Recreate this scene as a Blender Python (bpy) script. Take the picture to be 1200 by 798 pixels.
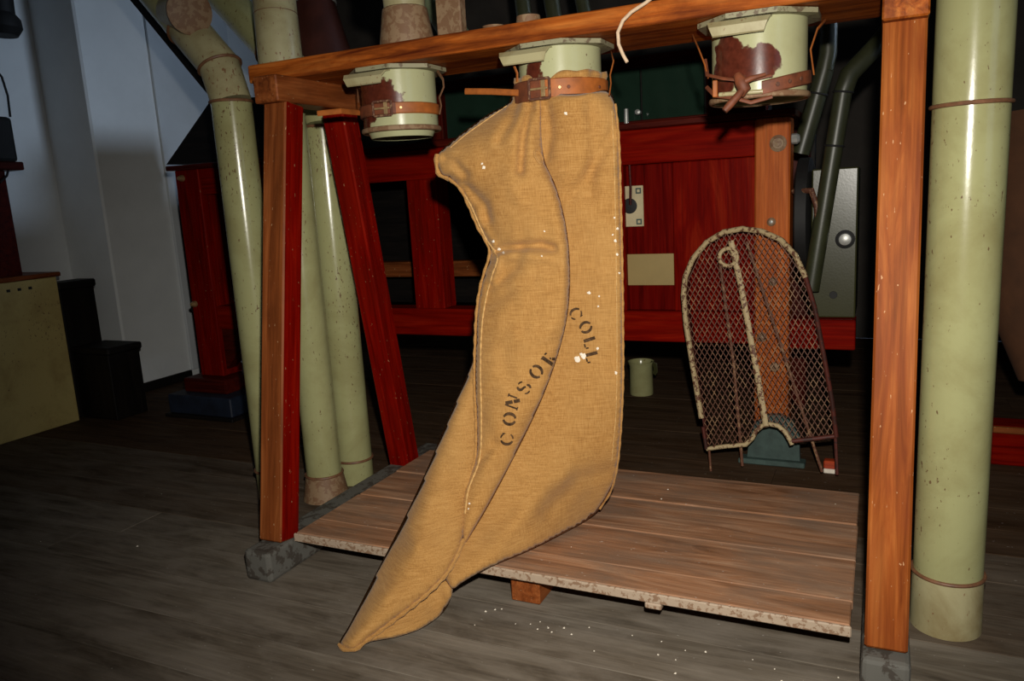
import bpy, bmesh, math, random
import numpy as np
from mathutils import Vector, Matrix, noise
from mathutils.geometry import delaunay_2d_cdt
from mathutils.bvhtree import BVHTree

for _o in list(bpy.data.objects):
    bpy.data.objects.remove(_o)
random.seed(7)
S = bpy.context.scene
COL = S.collection
PI = math.pi

# ------------------------------------------------------------------ camera
CX, CY, FPX = 600.0, 399.0, 912.0
_d1 = Vector((433, -196, 912)).normalized()          # direction of depth lines in the lens
_X = -Vector((-1948, -59, 912)).normalized()          # direction of width lines
_Y = (_d1 - _X * _X.dot(_d1)).normalized()
_Z = _X.cross(_Y)
RW = Matrix((_X, _Y, _Z))                             # world = RW @ (right, down, forward)
EYE = Vector((0, 0, 1.15))
cam_d = bpy.data.cameras.new('camera')
cam_d.sensor_width = 36.0
cam_d.lens = 36.0 * FPX / 1200.0
cam_d.clip_start = 0.05
cam = bpy.data.objects.new('camera', cam_d)
COL.objects.link(cam)
_r = RW @ Vector((1, 0, 0)); _u = RW @ Vector((0, -1, 0)); _b = RW @ Vector((0, 0, -1))
M = Matrix((_r, _u, _b)).transposed().to_4x4()
M.translation = EYE
cam.matrix_world = M
S.camera = cam

# ------------------------------------------------------------------ light
W = bpy.data.worlds.new('world'); S.world = W
W.use_nodes = True
W.node_tree.nodes['Background'].inputs[0].default_value = (0.55, 0.70, 1.0, 1)
W.node_tree.nodes['Background'].inputs[1].default_value = 0.25
S.view_settings.view_transform = 'Standard'
S.view_settings.look = 'None'
S.view_settings.gamma = 1.0
S.view_settings.use_curve_mapping = False
S.view_settings.exposure = 0.0

fl = bpy.data.lights.new('camera_flash', 'SPOT')
fl.energy = 258
fl.color = (1.0, 0.95, 0.86)
fl.spot_size = math.radians(94)
fl.spot_blend = 1.0
fl.shadow_soft_size = 0.022
flo = bpy.data.objects.new('camera_flash', fl); COL.objects.link(flo)
Mf = M.copy(); Mf.translation = EYE + _r * 0.045 + _u * 0.19
flo.matrix_world = Mf @ Matrix.Rotation(math.radians(-6), 4, 'Y') @ Matrix.Rotation(math.radians(-4), 4, 'X')

for (nm, loc, sx_, sz_, en) in (('window_daylight', (2.64, 4.3, 2.65), 1.4, 1.1, 6.0), ('front_window_daylight', (2.64, 0.15, 1.75), 1.3, 1.5, 4)):
    wl = bpy.data.lights.new(nm, 'AREA')
    wl.shape = 'RECTANGLE'; wl.size = sz_; wl.size_y = sx_
    wl.energy = en
    wl.color = (0.62, 0.78, 1.0)
    wlo = bpy.data.objects.new(nm, wl); COL.objects.link(wlo)
    wlo.location = loc
    wl.spread = math.radians(40 if en > 4.5 else 150)        # narrowed so the rear window's light falls mostly on the left wall
    aim = Vector((-4.5, 3.2, 1.7)) - Vector(loc) if en > 4.5 else Vector((-1, 0, 0))
    wlo.rotation_euler = aim.to_track_quat('-Z', 'Y').to_euler()


def ray(px, py):
    return RW @ Vector((px - CX, py - CY, FPX))


def P(px, py, ax, val):
    d = ray(px, py); i = 'xyz'.index(ax)
    return EYE + d * ((val - EYE[i]) / d[i])


def Pd(px, py, zc):
    """point at distance zc along the lens axis"""
    return EYE + ray(px, py) * (zc / FPX)


# ------------------------------------------------------------------ materials
MATS = {}


def new_mat(name):
    m = bpy.data.materials.new(name); m.use_nodes = True
    nt = m.node_tree
    return m, nt, nt.nodes['Principled BSDF']


def _n(nt, t, **kw):
    n = nt.nodes.new(t)
    for k, v in kw.items():
        setattr(n, k, v)
    return n


def coords(nt, scale=(1, 1, 1), rnd=True):
    tc = _n(nt, 'ShaderNodeTexCoord')
    mp = _n(nt, 'ShaderNodeMapping')
    mp.inputs['Scale'].default_value = scale
    nt.links.new(tc.outputs['Object'], mp.inputs['Vector'])
    if rnd:
        oi = _n(nt, 'ShaderNodeObjectInfo')
        ml = _n(nt, 'ShaderNodeMath', operation='MULTIPLY'); ml.inputs[1].default_value = 37.0
        nt.links.new(oi.outputs['Random'], ml.inputs[0])
        cb = _n(nt, 'ShaderNodeCombineXYZ')
        for i in range(3):
            nt.links.new(ml.outputs[0], cb.inputs[i])
        nt.links.new(cb.outputs[0], mp.inputs['Location'])
    return mp.outputs['Vector']


def noise_n(nt, vec, scale, detail=4, rough=0.55, dist=0.0):
    n = _n(nt, 'ShaderNodeTexNoise')
    n.inputs['Scale'].default_value = scale
    n.inputs['Detail'].default_value = detail
    n.inputs['Roughness'].default_value = rough
    n.inputs['Distortion'].default_value = dist
    nt.links.new(vec, n.inputs['Vector'])
    return n.outputs['Fac']


def ramp(nt, fac, stops, interp='LINEAR'):
    r = _n(nt, 'ShaderNodeValToRGB')
    r.color_ramp.interpolation = interp
    el = r.color_ramp.elements
    while len(el) < len(stops):
        el.new(0.5)
    for e, (p, c) in zip(el, stops):
        e.position = p
        e.color = (*c, 1) if len(c) == 3 else c
    nt.links.new(fac, r.inputs[0])
    return r.outputs['Color']


def mixc(nt, fac, a, b):
    m = _n(nt, 'ShaderNodeMix', data_type='RGBA')
    for s, v in ((0, fac), (6, a), (7, b)):
        if isinstance(v, (int, float)):
            m.inputs[s].default_value = v
        elif isinstance(v, tuple):
            m.inputs[s].default_value = (*v, 1)
        else:
            nt.links.new(v, m.inputs[s])
    return m.outputs[2]


def bump(nt, bsdf, h, strength=0.3, dist=0.002):
    b = _n(nt, 'ShaderNodeBump')
    b.inputs['Strength'].default_value = strength
    b.inputs['Distance'].default_value = dist
    nt.links.new(h, b.inputs['Height'])
    nt.links.new(b.outputs[0], bsdf.inputs['Normal'])


def wood(name, dark, mid, light, rough=0.45, specks=0.0, speck_col=(0.6, 0.5, 0.4), dirt=0.0, dirt_col=(0.1, 0.09, 0.08),
         gs=16.0, coat=0.0, bumps=0.25, spec=0.5):
    """boards carry their length along local X"""
    if name in MATS: return MATS[name]
    m, nt, b = new_mat(name)
    v = coords(nt, (1.3, gs, gs))
    g = noise_n(nt, v, 1.6, 5, 0.6, 1.2)
    v2 = coords(nt, (2.2, 70, 70))
    g2 = noise_n(nt, v2, 1.5, 3, 0.6, 0.3)
    c = ramp(nt, g, [(0.28, dark), (0.5, mid), (0.72, light)])
    fine = ramp(nt, g2, [(0.3, (0.55, 0.55, 0.55)), (0.7, (1.1, 1.1, 1.1))])
    mm = _n(nt, 'ShaderNodeMix', data_type='RGBA', blend_type='MULTIPLY')
    mm.inputs[0].default_value = 0.7
    nt.links.new(c, mm.inputs[6]); nt.links.new(fine, mm.inputs[7])
    c = mm.outputs[2]
    if dirt:
        v3 = coords(nt, (2.5, 6, 6))
        dn = noise_n(nt, v3, 1.4, 6, 0.65, 0.4)
        df = ramp(nt, dn, [(0.42, (0, 0, 0)), (0.66, (dirt,) * 3)])
        c = mixc(nt, df, c, dirt_col)
    if specks:
        v4 = coords(nt, (30, 70, 70))
        sn = noise_n(nt, v4, 2.0, 2, 0.5)
        sf = ramp(nt, sn, [(0.735 - specks * 0.06, (0, 0, 0)), (0.775 - specks * 0.06, (0.8, 0.8, 0.8))])
        c = mixc(nt, sf, c, speck_col)
    nt.links.new(c, b.inputs['Base Color'])
    b.inputs['Roughness'].default_value = rough
    b.inputs['Specular IOR Level'].default_value = spec
    b.inputs['Coat Weight'].default_value = coat
    b.inputs['Coat Roughness'].default_value = 0.25
    bump(nt, b, g2, bumps, 0.002)
    MATS[name] = m
    return m


def paint(name, col, spot_col=(0.12, 0.06, 0.03), rough=0.22, spots=0.5, stain=0.4, chips=None, chip_col=(0.085, 0.018, 0.009), metal=0.0, sspec=0.5):
    """old enamel with rust freckles; chips = [(local point, radius)] of missing paint"""
    if name in MATS: return MATS[name]
    m, nt, b = new_mat(name)
    v = coords(nt, (1, 1, 1))
    st = noise_n(nt, v, 5.0, 6, 0.65, 0.3)
    c = mixc(nt, ramp(nt, st, [(0.45, (0, 0, 0)), (0.75, (stain,) * 3)]), col, tuple(x * y for x, y in zip(col, (0.55, 0.45, 0.34))))
    vs = coords(nt, (1, 1, 0.5))
    sp = noise_n(nt, vs, 120.0, 2, 0.5)
    zone = noise_n(nt, v, 3.0, 2, 0.5)
    add = _n(nt, 'ShaderNodeMath', operation='MULTIPLY_ADD'); add.inputs[1].default_value = 0.35
    nt.links.new(zone, add.inputs[0]); nt.links.new(sp, add.inputs[2])
    c = mixc(nt, ramp(nt, add.outputs[0], [(0.925 - 0.06 * spots, (0, 0, 0)), (0.965 - 0.06 * spots, (0.85, 0.85, 0.85))]), c, spot_col)
    rr = None
    if chips:
        tc = _n(nt, 'ShaderNodeTexCoord')
        nz = _n(nt, 'ShaderNodeTexNoise'); nz.inputs['Scale'].default_value = 38; nz.inputs['Detail'].default_value = 5
        nt.links.new(tc.outputs['Object'], nz.inputs['Vector'])
        acc = None
        for (p, r) in chips:
            d = _n(nt, 'ShaderNodeVectorMath', operation='DISTANCE')
            d.inputs[1].default_value = p
            nt.links.new(tc.outputs['Object'], d.inputs[0])
            q = _n(nt, 'ShaderNodeMath', operation='SUBTRACT'); q.inputs[0].default_value = r
            nt.links.new(d.outputs['Value'], q.inputs[1])
            if acc is None: acc = q.outputs[0]
            else:
                mx = _n(nt, 'ShaderNodeMath', operation='MAXIMUM')
                nt.links.new(acc, mx.inputs[0]); nt.links.new(q.outputs[0], mx.inputs[1]); acc = mx.outputs[0]
        nn = _n(nt, 'ShaderNodeMath', operation='MULTIPLY_ADD'); nn.inputs[1].default_value = 0.05
        nt.links.new(nz.outputs['Fac'], nn.inputs[0]); nt.links.new(acc, nn.inputs[2])
        cf = ramp(nt, nn.outputs[0], [(0.0255, (0, 0, 0)), (0.0275, (1, 1, 1))])
        cn = noise_n(nt, tc.outputs['Object'], 60, 3, 0.5)
        c = mixc(nt, cf, c, ramp(nt, cn, [(0.3, tuple(x * 0.7 for x in chip_col)), (0.7, tuple(x * 1.3 for x in chip_col))]))
    nt.links.new(c, b.inputs['Base Color'])
    b.inputs['Roughness'].default_value = rough
    b.inputs['Metallic'].default_value = metal
    b.inputs['Specular IOR Level'].default_value = sspec
    bump(nt, b, sp, 0.12, 0.001)
    MATS[name] = m
    return m


def plain(name, col, rough=0.6, metal=0.0, var=0.25, sc=12.0, bs=0.2, spec=0.5):
    if name in MATS: return MATS[name]
    m, nt, b = new_mat(name)
    v = coords(nt)
    n = noise_n(nt, v, sc, 5, 0.6, 0.2)
    c = ramp(nt, n, [(0.3, tuple(x * (1 - var) for x in col)), (0.7, tuple(min(1, x * (1 + var)) for x in col))])
    nt.links.new(c, b.inputs['Base Color'])
    b.inputs['Roughness'].default_value = rough
    b.inputs['Metallic'].default_value = metal
    b.inputs['Specular IOR Level'].default_value = spec
    n2 = noise_n(nt, v, sc * 6, 3, 0.6)
    bump(nt, b, n2, bs, 0.001)
    MATS[name] = m
    return m


def rusty(name, col, rust, amount=0.5, sc=45.0, rough=0.6):
    if name in MATS: return MATS[name]
    m, nt, b = new_mat(name)
    v = coords(nt)
    n = noise_n(nt, v, sc, 5, 0.65, 0.3)
    lo = 0.62 - 0.25 * amount
    c = ramp(nt, n, [(lo, col), (lo + 0.05, rust)])
    nt.links.new(c, b.inputs['Base Color'])
    b.inputs['Roughness'].default_value = rough
    bump(nt, b, n, 0.4, 0.002)
    MATS[name] = m
    return m


def burlap_mat():
    m, nt, b = new_mat('burlap')
    tc = _n(nt, 'ShaderNodeTexCoord')

    def st(scale, s, d=3):
        mp = _n(nt, 'ShaderNodeMapping'); mp.inputs['Scale'].default_value = scale
        nt.links.new(tc.outputs['Object'], mp.inputs['Vector'])
        return noise_n(nt, mp.outputs[0], s, d, 0.6)
    hz = st((22, 22, 420), 1.0)
    vt = st((420, 420, 22), 1.0)
    big = st((1, 1, 1), 4.0, 5)
    mott = st((1, 1, 1), 60.0, 3)
    th = _n(nt, 'ShaderNodeMath', operation='ADD'); nt.links.new(hz, th.inputs[0]); nt.links.new(vt, th.inputs[1])
    hf = _n(nt, 'ShaderNodeMath', operation='MULTIPLY'); hf.inputs[1].default_value = 0.5
    nt.links.new(th.outputs[0], hf.inputs[0])
    c = ramp(nt, hf.outputs[0], [(0.34, (0.27, 0.125, 0.033)), (0.5, (0.40, 0.20, 0.056)), (0.66, (0.50, 0.275, 0.092))])
    c2 = mixc(nt, ramp(nt, big, [(0.4, (0, 0, 0)), (0.75, (0.45, 0.45, 0.45))]), c, (0.46, 0.265, 0.092))
    c3 = mixc(nt, ramp(nt, mott, [(0.70, (0, 0, 0)), (0.80, (0.4, 0.4, 0.4))]), c2, (0.20, 0.09, 0.03))
    nt.links.new(c3, b.inputs['Base Color'])
    b.inputs['Roughness'].default_value = 0.9
    b.inputs['Specular IOR Level'].default_value = 0.15
    b.inputs['Sheen Weight'].default_value = 0.15
    bump(nt, b, hf.outputs[0], 0.55, 0.002)
    return m


M_ORANGE = wood('orange_pine', (0.13, 0.026, 0.005), (0.29, 0.074, 0.013), (0.44, 0.14, 0.03), 0.5, dirt=0.45, dirt_col=(0.20, 0.04, 0.012), specks=0.3, speck_col=(0.6, 0.35, 0.18), spec=0.06)
M_BEAM = wood('varnished_beam', (0.07, 0.010, 0.003), (0.40, 0.095, 0.013), (0.60, 0.19, 0.035), 0.45, dirt=0.75, dirt_col=(0.09, 0.018, 0.006), gs=20, spec=0.06)
M_BROWN = wood('worn_brown_wood', (0.12, 0.03, 0.008), (0.25, 0.065, 0.016), (0.36, 0.11, 0.03), 0.45, specks=0.5, speck_col=(0.5, 0.3, 0.15), dirt=0.35, dirt_col=(0.07, 0.02, 0.008), spec=0.08)
M_RED = wood('red_stained_wood', (0.10, 0.0015, 0.0005), (0.20, 0.003, 0.001), (0.29, 0.009, 0.002), 0.42, dirt=0.4, dirt_col=(0.09, 0.006, 0.002), specks=0.3, speck_col=(0.4, 0.2, 0.1), spec=0.02)
M_REDM = wood('machine_red_wood', (0.12, 0.002, 0.0005), (0.19, 0.004, 0.001), (0.25, 0.010, 0.002), 0.42, spec=0.02)
M_REDP = wood('machine_panel_wood', (0.10, 0.0015, 0.001), (0.18, 0.004, 0.001), (0.27, 0.016, 0.004), 0.42, gs=9, spec=0.02)
M_REDO = wood('machine_post_wood', (0.36, 0.07, 0.012), (0.48, 0.11, 0.02), (0.60, 0.16, 0.035), 0.42, spec=0.06)
M_DRED = wood('dark_red_wood', (0.03, 0.003, 0.002), (0.07, 0.006, 0.003), (0.10, 0.010, 0.004), 0.4, spec=0.08)
M_BLACKW = wood('black_wood', (0.004, 0.003, 0.003), (0.008, 0.006, 0.005), (0.014, 0.010, 0.008), 0.6, spec=0.2)
M_PLAT = wood('platform_plank', (0.19, 0.08, 0.034), (0.40, 0.195, 0.10), (0.56, 0.33, 0.20), 0.65, specks=0.25, speck_col=(0.55, 0.45, 0.38), dirt=0.7, dirt_col=(0.20, 0.14, 0.10), gs=11, spec=0.25)
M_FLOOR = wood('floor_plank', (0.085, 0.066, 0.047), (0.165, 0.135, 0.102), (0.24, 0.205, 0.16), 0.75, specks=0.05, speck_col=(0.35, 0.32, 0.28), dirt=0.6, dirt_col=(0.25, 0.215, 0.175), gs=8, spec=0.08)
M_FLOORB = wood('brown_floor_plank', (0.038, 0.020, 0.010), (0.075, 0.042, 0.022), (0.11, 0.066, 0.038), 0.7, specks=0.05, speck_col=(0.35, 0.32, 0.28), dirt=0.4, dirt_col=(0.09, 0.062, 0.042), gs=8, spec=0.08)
M_FLOORM = wood('mid_floor_plank', (0.058, 0.039, 0.024), (0.11, 0.08, 0.055), (0.165, 0.125, 0.09), 0.72, specks=0.05, speck_col=(0.35, 0.32, 0.28), dirt=0.6, dirt_col=(0.16, 0.13, 0.10), gs=8, spec=0.08)
M_SUB = plain('subfloor', (0.012, 0.010, 0.008), 0.9)
M_EDGE = rusty('white_worn_edge', (0.42, 0.32, 0.23), (0.25, 0.15, 0.09), 0.4, 70)
M_FOOT = rusty('grey_foot', (0.115, 0.11, 0.095), (0.055, 0.045, 0.035), 0.5, 22, 0.8)
CREAM = (0.35, 0.345, 0.165)
M_PIPE = paint('cream_green_pipe', CREAM, rough=0.2, spots=1.3, stain=0.55)
M_PIPER = paint('cream_pipe_rubbed', (0.40, 0.36, 0.20), rough=0.35, spots=1.3, stain=1.0, spot_col=(0.20, 0.09, 0.04))
M_RING = plain('rust_ring', (0.17, 0.075, 0.035), 0.55, 0, 0.35, 40)
M_RUSTPIPE = rusty('rusty_pipe_base', (0.26, 0.165, 0.09), (0.19, 0.10, 0.05), 0.6, 40)
M_LEATHER = plain('tan_leather', (0.34, 0.095, 0.014), 0.6, 0, 0.3, 25)
M_DLEATHER = plain('dark_leather', (0.15, 0.04, 0.014), 0.65, 0, 0.4, 30)
M_BUCKLE = rusty('rusted_buckle', (0.09, 0.03, 0.015), (0.22, 0.12, 0.06), 0.3, 80)
M_BRASS = plain('worn_brass', (0.45, 0.30, 0.14), 0.45, 0.6, 0.3, 50)
M_STEEL = plain('dull_steel', (0.45, 0.45, 0.42), 0.4, 0.5, 0.2, 30)
M_CORD = plain('pale_cord', (0.62, 0.45, 0.30), 0.8, 0, 0.2, 60)
M_DGREEN = plain('dark_green_enamel', (0.030, 0.032, 0.014), 0.4, 0, 0.2, 20)
M_GREY = paint('grey_green_sheet', (0.040, 0.040, 0.014), rough=0.28, spots=0.3, stain=0.5, sspec=0.4)
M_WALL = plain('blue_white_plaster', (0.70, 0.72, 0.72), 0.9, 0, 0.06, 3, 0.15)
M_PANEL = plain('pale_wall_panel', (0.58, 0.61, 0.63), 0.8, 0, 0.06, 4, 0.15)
M_DWALL = plain('dark_plaster', (0.05, 0.042, 0.035), 0.95, 0, 0.3, 3)  # darkness put into the colour: cuts bounce light and keeps the background black
M_CEIL = plain('dark_ceiling_wood', (0.03, 0.022, 0.016), 0.9)
M_IRON = plain('black_iron', (0.006, 0.0055, 0.0055), 0.7, 0, 0.3, 30)
M_GUARDF = rusty('chipped_cream_rim', (0.50, 0.38, 0.20), (0.13, 0.05, 0.025), 0.42, 60)
M_GUARDR = rusty('maroon_rim', (0.10, 0.02, 0.012), (0.05, 0.015, 0.01), 0.5, 30)
M_MESH = rusty('rusty_mesh_wire', (0.13, 0.045, 0.02), (0.28, 0.15, 0.07), 0.35, 30)
M_CREAMP = plain('cream_card', (0.33, 0.235, 0.085), 0.5, 0, 0.08, 6)
M_PLATE = plain('ivory_plate', (0.50, 0.42, 0.25), 0.5, 0, 0.15, 10)
M_TEAL = plain('dark_teal_paint', (0.045, 0.075, 0.065), 0.6, 0, 0.4, 12)
M_BLUE = plain('dark_blue_paint', (0.008, 0.014, 0.03), 0.6, 0, 0.5, 9)
M_INK = plain('stencil_ink', (0.065, 0.036, 0.018), 0.9, 0, 0.75, 90, 0.2, 0.1)
M_FLOUR = plain('dried_flour', (0.80, 0.72, 0.60), 0.9, 0, 0.1, 80)
M_CLOTH = plain('brown_cloth', (0.08, 0.030, 0.010), 0.9, 0, 0.25, 8)
M_RCAN = plain('maroon_can', (0.045, 0.011, 0.007), 0.45, 0, 0.3, 12)
M_GLASSG = plain('green_glass', (0.012, 0.028, 0.018), 0.12, 0, 0.2, 5, 0.0)
M_BURLAP = burlap_mat()
M_HEM = plain('hem_thread', (0.56, 0.34, 0.13), 0.9, 0, 0.25, 90, 0.5, 0.1)
M_GRIME = rusty('grimy_cream_sheet', (0.27, 0.25, 0.15), (0.13, 0.095, 0.055), 0.35, 35)

# ------------------------------------------------------------------ builders


def empty(name, loc, label, cat, group=None):
    o = bpy.data.objects.new(name, None); COL.objects.link(o)
    o.location = loc
    o.empty_display_size = 0.1
    o['label'] = label; o['category'] = cat
    if group: o['group'] = group
    return o


def tag(o, label, cat, group=None):
    o['label'] = label; o['category'] = cat
    if group: o['group'] = group
    return o


def wloc(o):
    v = Vector(o.location)
    return v if o.parent is None else v + wloc(o.parent)


def link(name, me, mat, parent=None, Mx=None):
    o = bpy.data.objects.new(name, me); COL.objects.link(o)
    if mat is not None: me.materials.append(mat)
    Mx = Mx or Matrix()
    if parent is not None:
        o.parent = parent
        # parents at thing level are unrotated empties; part-level parents may be rotated
        pm = Matrix.Translation(parent.location) if parent.parent is None and parent.type == 'EMPTY' else wm(parent)
        o.matrix_basis = pm.inverted() @ Mx
    else:
        o.matrix_basis = Mx
    return o


def wm(o):
    return o.matrix_basis.copy() if o.parent is None else wm(o.parent) @ o.matrix_basis


def box_mesh(sx, sy, sz, bev=0.004, seg=1):
    bm = bmesh.new()
    bmesh.ops.create_cube(bm, size=1.0)
    bmesh.ops.scale(bm, vec=(sx, sy, sz), verts=bm.verts)
    bev = min(bev, 0.3 * min(sx, sy, sz))
    if bev > 0:
        bmesh.ops.bevel(bm, geom=list(bm.edges), offset=bev, segments=seg, affect='EDGES', profile=0.5)
    me = bpy.data.meshes.new('m'); bm.to_mesh(me); bm.free()
    return me


def board(name, a, b, w, t, mat, parent=None, up=(0, 0, 1), bev=0.004, seg=1):
    """bar from a to b; local X = length, local Z near 'up' (t thick), local Y = w wide"""
    a = Vector(a); b = Vector(b)
    x = (b - a).normalized(); up = Vector(up)
    y = up.cross(x).normalized(); z = x.cross(y)
    Mx = Matrix((x, y, z)).transposed().to_4x4(); Mx.translation = (a + b) / 2
    return link(name, box_mesh((b - a).length, w, t, bev, seg), mat, parent, Mx)


def abox(name, x0, x1, y0, y1, z0, z1, mat, parent=None, bev=0.004, seg=1):
    """axis-aligned box whose longest side is local X"""
    d = (x1 - x0, y1 - y0, z1 - z0)
    cx, cy, cz = (x0 + x1) / 2, (y0 + y1) / 2, (z0 + z1) / 2
    i = d.index(max(d))
    if i == 0: return board(name, (x0, cy, cz), (x1, cy, cz), d[1], d[2], mat, parent, (0, 0, 1), bev, seg)
    if i == 1: return board(name, (cx, y0, cz), (cx, y1, cz), d[0], d[2], mat, parent, (0, 0, 1), bev, seg)
    return board(name, (cx, cy, z0), (cx, cy, z1), d[0], d[1], mat, parent, (0, 1, 0), bev, seg)


def raw(name, verts, faces, mat, parent=None, smooth=True, origin=None):
    org = Vector(origin) if origin is not None else Vector(verts[0])
    me = bpy.data.meshes.new('m')
    me.from_pydata([tuple(Vector(v) - org) for v in verts], [], faces)
    me.update()
    if smooth:
        me.polygons.foreach_set('use_smooth', [True] * len(me.polygons))
    return link(name, me, mat, parent, Matrix.Translation(org))


def sharp(o, ang=40):
    """keep hard edges on smooth-shaded meshes"""
    me = o.data
    bm = bmesh.new(); bm.from_mesh(me)
    bmesh.ops.recalc_face_normals(bm, faces=bm.faces)
    for e in bm.edges:
        if len(e.link_faces) == 2 and e.calc_face_angle(0) > math.radians(ang):
            e.smooth = False
    bm.to_mesh(me); bm.free()
    return o


def tube(name, pts, r, mat, parent=None, seg=20, cap=True, flat=None):
    """swept tube; r a number or list; flat = (w, t) makes a strap instead"""
    pts = [Vector(p) for p in pts]
    n = len(pts)
    rs = r if isinstance(r, (list, tuple)) else [r] * n
    tang = []
    for i in range(n):
        if i == 0: t = pts[1] - pts[0]
        elif i == n - 1: t = pts[-1] - pts[-2]
        else: t = (pts[i] - pts[i - 1]).normalized() + (pts[i + 1] - pts[i]).normalized()
        tang.append(t.normalized())
    ref = Vector((0, 1, 0)) if abs(tang[0].y) < 0.9 else Vector((1, 0, 0))
    u = (ref - tang[0] * ref.dot(tang[0])).normalized()
    vs, fs = [], []
    for i in range(n):
        u = (u - tang[i] * u.dot(tang[i])).normalized()
        w = tang[i].cross(u)
        # mitre stretch at corners
        k = 1.0
        if 0 < i < n - 1:
            cosb = max(0.5, tang[i].dot((pts[i + 1] - pts[i]).normalized()))
            bis = ((pts[i + 1] - pts[i]).normalized() - (pts[i] - pts[i - 1]).normalized())
            if bis.length > 1e-4: bis.normalize(); k = 1.0 / cosb
            else: bis = None
        else: bis = None
        for j in range(seg):
            a = 2 * PI * j / seg
            if flat: d = u * (math.cos(a) * flat[1] / 2) + w * (math.sin(a) * flat[0] / 2)
            else: d = (u * math.cos(a) + w * math.sin(a)) * rs[i]
            if bis is not None: d = d + bis * (d.dot(bis) * (k - 1))
            vs.append(pts[i] + d)
    for i in range(n - 1):
        for j in range(seg):
            k2 = (j + 1) % seg
            fs.append((i * seg + j, i * seg + k2, (i + 1) * seg + k2, (i + 1) * seg + j))
    if cap:
        fs.append(tuple(range(seg))[::-1]); fs.append(tuple(range((n - 1) * seg, n * seg)))
    return sharp(raw(name, vs, fs, mat, parent, True, pts[0]))


def lathe(name, base, axis, prof, mat, parent=None, seg=32, origin=None):
    """prof = [(radius, height along axis)]; closed where radius is 0"""
    axis = Vector(axis).normalized(); base = Vector(base)
    ref = Vector((1, 0, 0)) if abs(axis.x) < 0.8 else Vector((0, 1, 0))
    u = (ref - axis * ref.dot(axis)).normalized(); w = axis.cross(u)
    vs, fs = [], []
    for (r, h) in prof:
        for j in range(seg):
            a = 2 * PI * j / seg
            vs.append(base + axis * h + (u * math.cos(a) + w * math.sin(a)) * max(r, 1e-5))
    for i in range(len(prof) - 1):
        for j in range(seg):
            k = (j + 1) % seg
            fs.append((i * seg + j, i * seg + k, (i + 1) * seg + k, (i + 1) * seg + j))
    return sharp(raw(name, vs, fs, mat, parent, True, origin if origin is not None else base), 35)


def ring(name, c, axis, R, r, mat, parent=None, seg=32, h=None):
    h = h or r
    pr = [(R + r * math.cos(a), h * math.sin(a)) for a in [2 * PI * k / 8 for k in range(9)]]
    return lathe(name, c, axis, pr, mat, parent, seg)


def struct(o):
    o['kind'] = 'structure'
    return o


# ------------------------------------------------------------------ the setting
XL, XR, YF, YB, ZC = -4.40, 2.70, -1.60, 6.00, 3.60
fl_o = struct(raw('floor', [(XL - .6, YF, -.06), (XR, YF, -.06), (XR, YB, -.06), (XL - .6, YB, -.06),
                            (XL - .6, YF, -.03), (XR, YF, -.03), (XR, YB, -.03), (XL - .6, YB, -.03)],
                  [(3, 2, 1, 0), (4, 5, 6, 7), (0, 1, 5, 4), (1, 2, 6, 5), (2, 3, 7, 6), (3, 0, 4, 7)], M_SUB, None, False, (0, 0, 0)))
pw = 0.19
rows = int((YB - YF) / pw)
plank_len = XR - XL + 0.6
for i in range(rows):
    y0 = YF + i * pw
    cut = random.uniform(-3.2, 1.2)
    for (a, b2) in ((XL - 0.6, cut), (cut, XR)):
        dz = random.uniform(-0.0015, 0.0)
        abox('plank', a + 0.0005, b2 - 0.0005, y0 + 0.0007, y0 + pw - 0.0007, -0.03 + dz, dz, M_FLOOR if y0 < 1.95 else M_FLOORM if y0 < 2.5 else M_FLOORB, fl_o, 0.001)  # farther boards: browner wood, with flash falloff also put into the darker colour


def wallbox(name, x0, x1, y0, y1, z0, z1, mat):
    return struct(abox(name, x0, x1, y0, y1, z0, z1, mat, None, 0.0))


# left wall: recess, step and near face
sx = 0.40
stepY = 3.40
vs = [(XL - sx, YF), (XL - sx, stepY), (XL, stepY + 0.015), (XL, YB)]
poly = [(XL - sx, YF), (XL - sx, stepY - 0.0), (XL - 0.012, stepY), (XL, stepY + 0.012), (XL, YB), (XL - 0.6, YB), (XL - 0.6, YF)]
vv = [(x, y, 0) for x, y in poly] + [(x, y, ZC) for x, y in poly]
n = len(poly)
ff = [tuple(range(n)), tuple(range(n, 2 * n))[::-1]] + [(i, i + n, (i + 1) % n + n, (i + 1) % n) for i in range(n)]
struct(sharp(raw('wall_left', vv, ff, M_WALL, None, False, (XL, 0, 0))))
struct(abox('trim_1', XL + 0.0005, XL + 0.022, 3.90, 4.62, 0.06, 3.0, M_PANEL, None, 0.003))
struct(abox('baseboard_left', XL + 0.0005, XL + 0.02, 3.43, 3.895, 0.0, 0.06, M_BLACKW, None, 0.003))
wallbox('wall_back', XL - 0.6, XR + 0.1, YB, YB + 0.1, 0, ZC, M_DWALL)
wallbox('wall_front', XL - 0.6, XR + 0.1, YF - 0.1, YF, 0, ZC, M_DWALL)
wallbox('ceiling', XL - 0.6, XR + 0.1, YF - 0.1, YB + 0.1, ZC, ZC + 0.1, M_CEIL)
# right wall with two window openings
vs, fs = [], []


def addbox(x0, x1, y0, y1, z0, z1):
    k = len(vs)
    vs.extend([(x0, y0, z0), (x1, y0, z0), (x1, y1, z0), (x0, y1, z0), (x0, y0, z1), (x1, y0, z1), (x1, y1, z1), (x0, y1, z1)])
    fs.extend([tuple(k + q for q in f) for f in ((3, 2, 1, 0), (4, 5, 6, 7), (0, 1, 5, 4), (1, 2, 6, 5), (2, 3, 7, 6), (3, 0, 4, 7))])


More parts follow.
